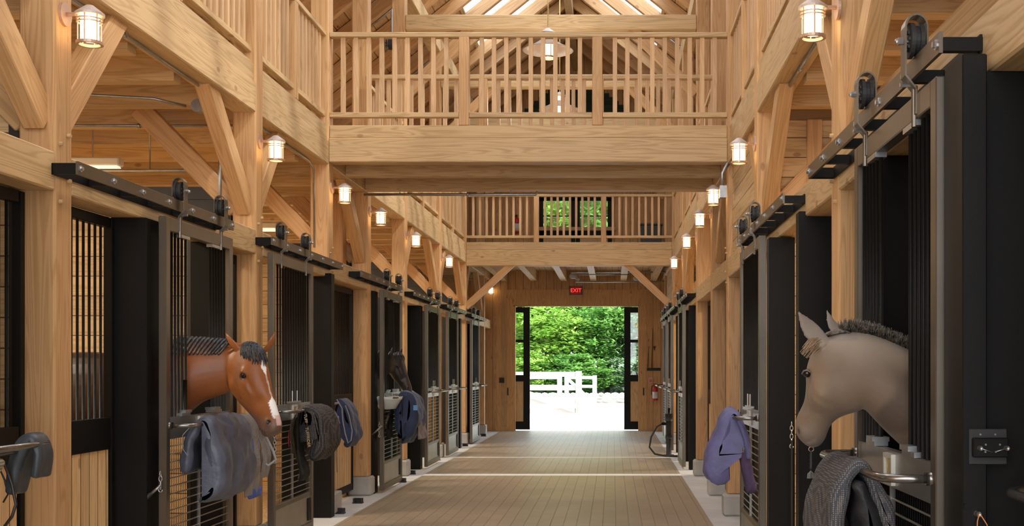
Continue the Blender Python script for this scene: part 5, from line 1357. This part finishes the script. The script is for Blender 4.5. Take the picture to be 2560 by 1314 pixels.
# fences
def gate(x0, x1, Y, label, zt, zb, rails, post=.13, brace=True, name='fence_gate', brace_dir=1):
    t = thing(name, ((x0+x1)/2, Y, 0), label, 'fence')
    for x in (x0, x1-post): box('gate_post', WHITEP, x, x+post, Y-.05, Y+.05, zb, zt, t, .006)
    n = len(rails)
    for (a, b_) in rails: box('rail', WHITEP, x0+post, x1-post, Y-.03, Y+.03, a, b_, t)
    if brace:
        a = (x0+post, zt-.18) if brace_dir > 0 else (x1-post, zt-.18); b_ = (x1-post-.02, zb+.12) if brace_dir > 0 else (x0+post+.02, zb+.12)
        m = MB(); w = .09; m.prism([(a[0], a[1]+w), (a[0], a[1]-w), (b_[0], b_[1]-w), (b_[0], b_[1]+w)] if brace_dir > 0 else [(b_[0], b_[1]+w), (b_[0], b_[1]-w), (a[0], a[1]-w), (a[0], a[1]+w)], 1, Y-.065, Y-.031); m.build('brace', WHITEP, t)
    return t
gate(-3.9, -.87, 32.5, 'white wooden gate with a diagonal brace just outside the barn door', 1.40, .20, [(1.24, 1.38), (.86, 1.0), (.48, .62), (.22, .36)], .17)
m = MB(); m.cyl((-.97, 32.4, 0), (-.97, 32.4, .55), .012, 8); tag(m.build('drop_rod', GALV), 'thin steel drop rod at the free end of the near white gate', 'gate rod')
gate(-9.0, -2.10, 48, 'white rail fence behind the gate, left part', 1.17, .05, [(1.02, 1.15), (.66, .78), (.30, .42)], .2, False, 'rail_fence')
gate(-2.0, -.66, 48, 'small white braced gate at the right end of the far fence', 1.17, -.02, [(1.02, 1.15), (.66, .78), (.30, .42)], .18, True, 'fence_gate')
# dry stone wall
t = MB(); rs = random.Random(4); x = -14.0
SW = simple('wall_stone', (.50, .47, .42), .9, 0, .25, 3, .4, 12)
for row in range(3):
    x = -14.0+row*.1
    while x < 9:
        w = rs.uniform(.22, .5); hgt = rs.uniform(.12, .16)
        t.sphere((x+w/2, 50.0+rs.uniform(-.05, .05), .07+row*.135), .5, 8, (w*1.0, .36, .17)); x += w*.93
t.box(-14, 9, 49.9, 50.15, -.02, .36)
tag(t.build('stone_wall', SW, smooth=True), 'low dry stone wall at the edge of the trees', 'stone wall')
# trees
LV = [leafmat('leaves_bright', (.22, .42, .06), (.42, .62, .14)), leafmat('leaves_mid', (.10, .26, .05), (.24, .45, .11)), leafmat('leaves_pale', (.22, .36, .17), (.38, .52, .30))]
BARK = simple('grey_bark', (.22, .19, .17), .9, 0, .3, 6, .4, 20)
def crown_mesh(seed, mat, n_cl=300, per=40):
    r = random.Random(seed); vs = []; fs = []
    for c in range(n_cl):
        while True:
            p = Vector((r.uniform(-1, 1), r.uniform(-1, 1), r.uniform(-1, 1)))
            if .25 < p.length < 1: break
        p = Vector((p.x*1.0, p.y*1.0, p.z*1.05)); p *= (.80+.28*noise.noise(p*2.2+Vector((seed*5, 0, 0))))
        cr = r.uniform(.10, .20)
        for q in range(per):
            d = Vector((r.gauss(0, 1), r.gauss(0, 1), r.gauss(0, .38)))*cr*.62
            c_ = p+d; a = Vector((r.uniform(-1, 1), r.uniform(-1, 1), r.uniform(-.35, .35))).normalized(); b = a.cross(Vector((r.uniform(-.4, .4), r.uniform(-.4, .4), 1))).normalized()
            s = r.uniform(.030, .055); o = len(vs)
            vs += [c_-a*s, c_-b*s*.55, c_+a*s, c_+b*s*.55]; fs.append((o, o+1, o+2, o+3))
    me = bpy.data.meshes.new('foliage'); me.from_pydata(vs, [], fs); me.update(); me.materials.append(mat); return me
CM = [crown_mesh(1, LV[0]), crown_mesh(2, LV[1]), crown_mesh(3, LV[2]), crown_mesh(4, LV[0])]
def tree(x, y, h, w, kind, label, zc=None, trunk=True):
    t = thing('tree', (x, y, gz(x, y)), label, 'tree', 'trees beyond the stone wall')
    if trunk:
        m = MB(); r_ = .10+.012*h
        m.tube([(x, y, gz(x, y)-.3), (x+.1, y, h*.3), (x-.05, y+.1, h*.6), (x+.1, y, h*.85)], r_, 8, [r_, r_*.8, r_*.55, r_*.25])
        for q in range(5):
            a = q*1.3; m.tube([(x, y, h*(.35+.08*q)), (x+w*.4*math.cos(a), y+w*.4*math.sin(a), h*(.5+.08*q))], .05, 6, [.06, .02])
        m.build('trunk', BARK, t, True)
    f = bpy.data.objects.new('foliage', CM[kind]); COL.objects.link(f); f.parent = t
    zc = zc if zc is not None else h*.58
    f.location = (0, 0, zc-gz(x, y)); f.scale = (w, w*.8, h-zc if zc < h else 1); f.rotation_euler = (0, 0, (x*7.7) % 6.28)
    return t
spec = []
names = ['far left', 'left', 'mid left', 'centre', 'mid right', 'right', 'far right']
rt = random.Random(12)
xs = [-11.5, -7.6, -4.6, -1.4, 1.6, 4.9, 9.0]
for j, (yy, hh, ww, kinds, rown) in enumerate(((53.6, 2.6, 2.1, [1, 0, 0, 1, 2, 0, 1], 'low shrub just behind the stone wall'), (56.5, 5.4, 2.7, [0, 1, 0, 1, 2, 0, 0], 'young tree in the front row'),
      (61, 9.2, 3.3, [1, 0, 1, 0, 1, 1, 0], 'full leafed tree in the second row'), (67, 13.5, 4.2, [0, 1, 0, 1, 0, 1, 1], 'tall tree in the third row'), (75, 17.5, 5.0, [1, 1, 1, 0, 1, 1, 1], 'tallest tree in the back row'))):
    for i, x in enumerate(xs):
        s_ = (yy/56.5); spec.append(((x+(j % 2)*1.2)*s_+rt.uniform(-.5, .5), yy+rt.uniform(-1, 1), hh*rt.uniform(.88, 1.12), ww*rt.uniform(.9, 1.15), kinds[i], '%s, %s of the doorway view' % (rown, names[i])))
for x, y, h, w, k_, l in spec: tree(x, y, h, w, k_, l, h*(.55 if h > 4 else .45), h > 3.4)
# gable end posts, far corner
# ================================================================== LIGHT, SKY, CAMERA
w = bpy.data.worlds.new('sky'); sc.world = w; w.use_nodes = True; n = w.node_tree
bg = n.nodes['Background']; tc = n.nodes.new('ShaderNodeTexCoord'); sp = n.nodes.new('ShaderNodeSeparateXYZ'); r = n.nodes.new('ShaderNodeValToRGB')
n.links.new(tc.outputs['Generated'], sp.inputs[0]); n.links.new(sp.outputs['Z'], r.inputs['Fac'])
r.color_ramp.elements[0].color = (.95, .97, 1, 1); r.color_ramp.elements[1].color = (.72, .85, 1, 1); r.color_ramp.elements[1].position = .8
n.links.new(r.outputs['Color'], bg.inputs['Color']); bg.inputs['Strength'].default_value = 2.0
sl = bpy.data.lights.new('sun', 'SUN'); sl.energy = 3.4; sl.angle = .05; sl.color = (1, .96, .88)
so = bpy.data.objects.new('sun', sl); COL.objects.link(so); so.rotation_euler = Vector((.75, -.35, 1.0)).to_track_quat('Z', 'Y').to_euler()
cam = bpy.data.cameras.new('camera'); cam.sensor_width = 36; cam.lens = F/2560*36; cam.shift_x = -(VX-1280)/2560; cam.shift_y = (VY-657)/2560
cam.clip_end = 400; cam.clip_start = .05
co = bpy.data.objects.new('camera', cam); COL.objects.link(co); co.location = (0, 0, H); co.rotation_euler = (PI/2, 0, 0); sc.camera = co
sc.view_settings.view_transform = 'Standard'; sc.view_settings.look = 'None'; sc.view_settings.gamma = 1.0; sc.view_settings.exposure = 1.2
sc.cycles.use_adaptive_sampling = True; sc.cycles.adaptive_threshold = 0.04; sc.cycles.max_bounces = 7; sc.cycles.diffuse_bounces = 4; sc.cycles.transparent_max_bounces = 12
sc.cycles.sample_clamp_indirect = 8.0
for o in list(COL.objects):
    if '_local' in o: del o['_local']
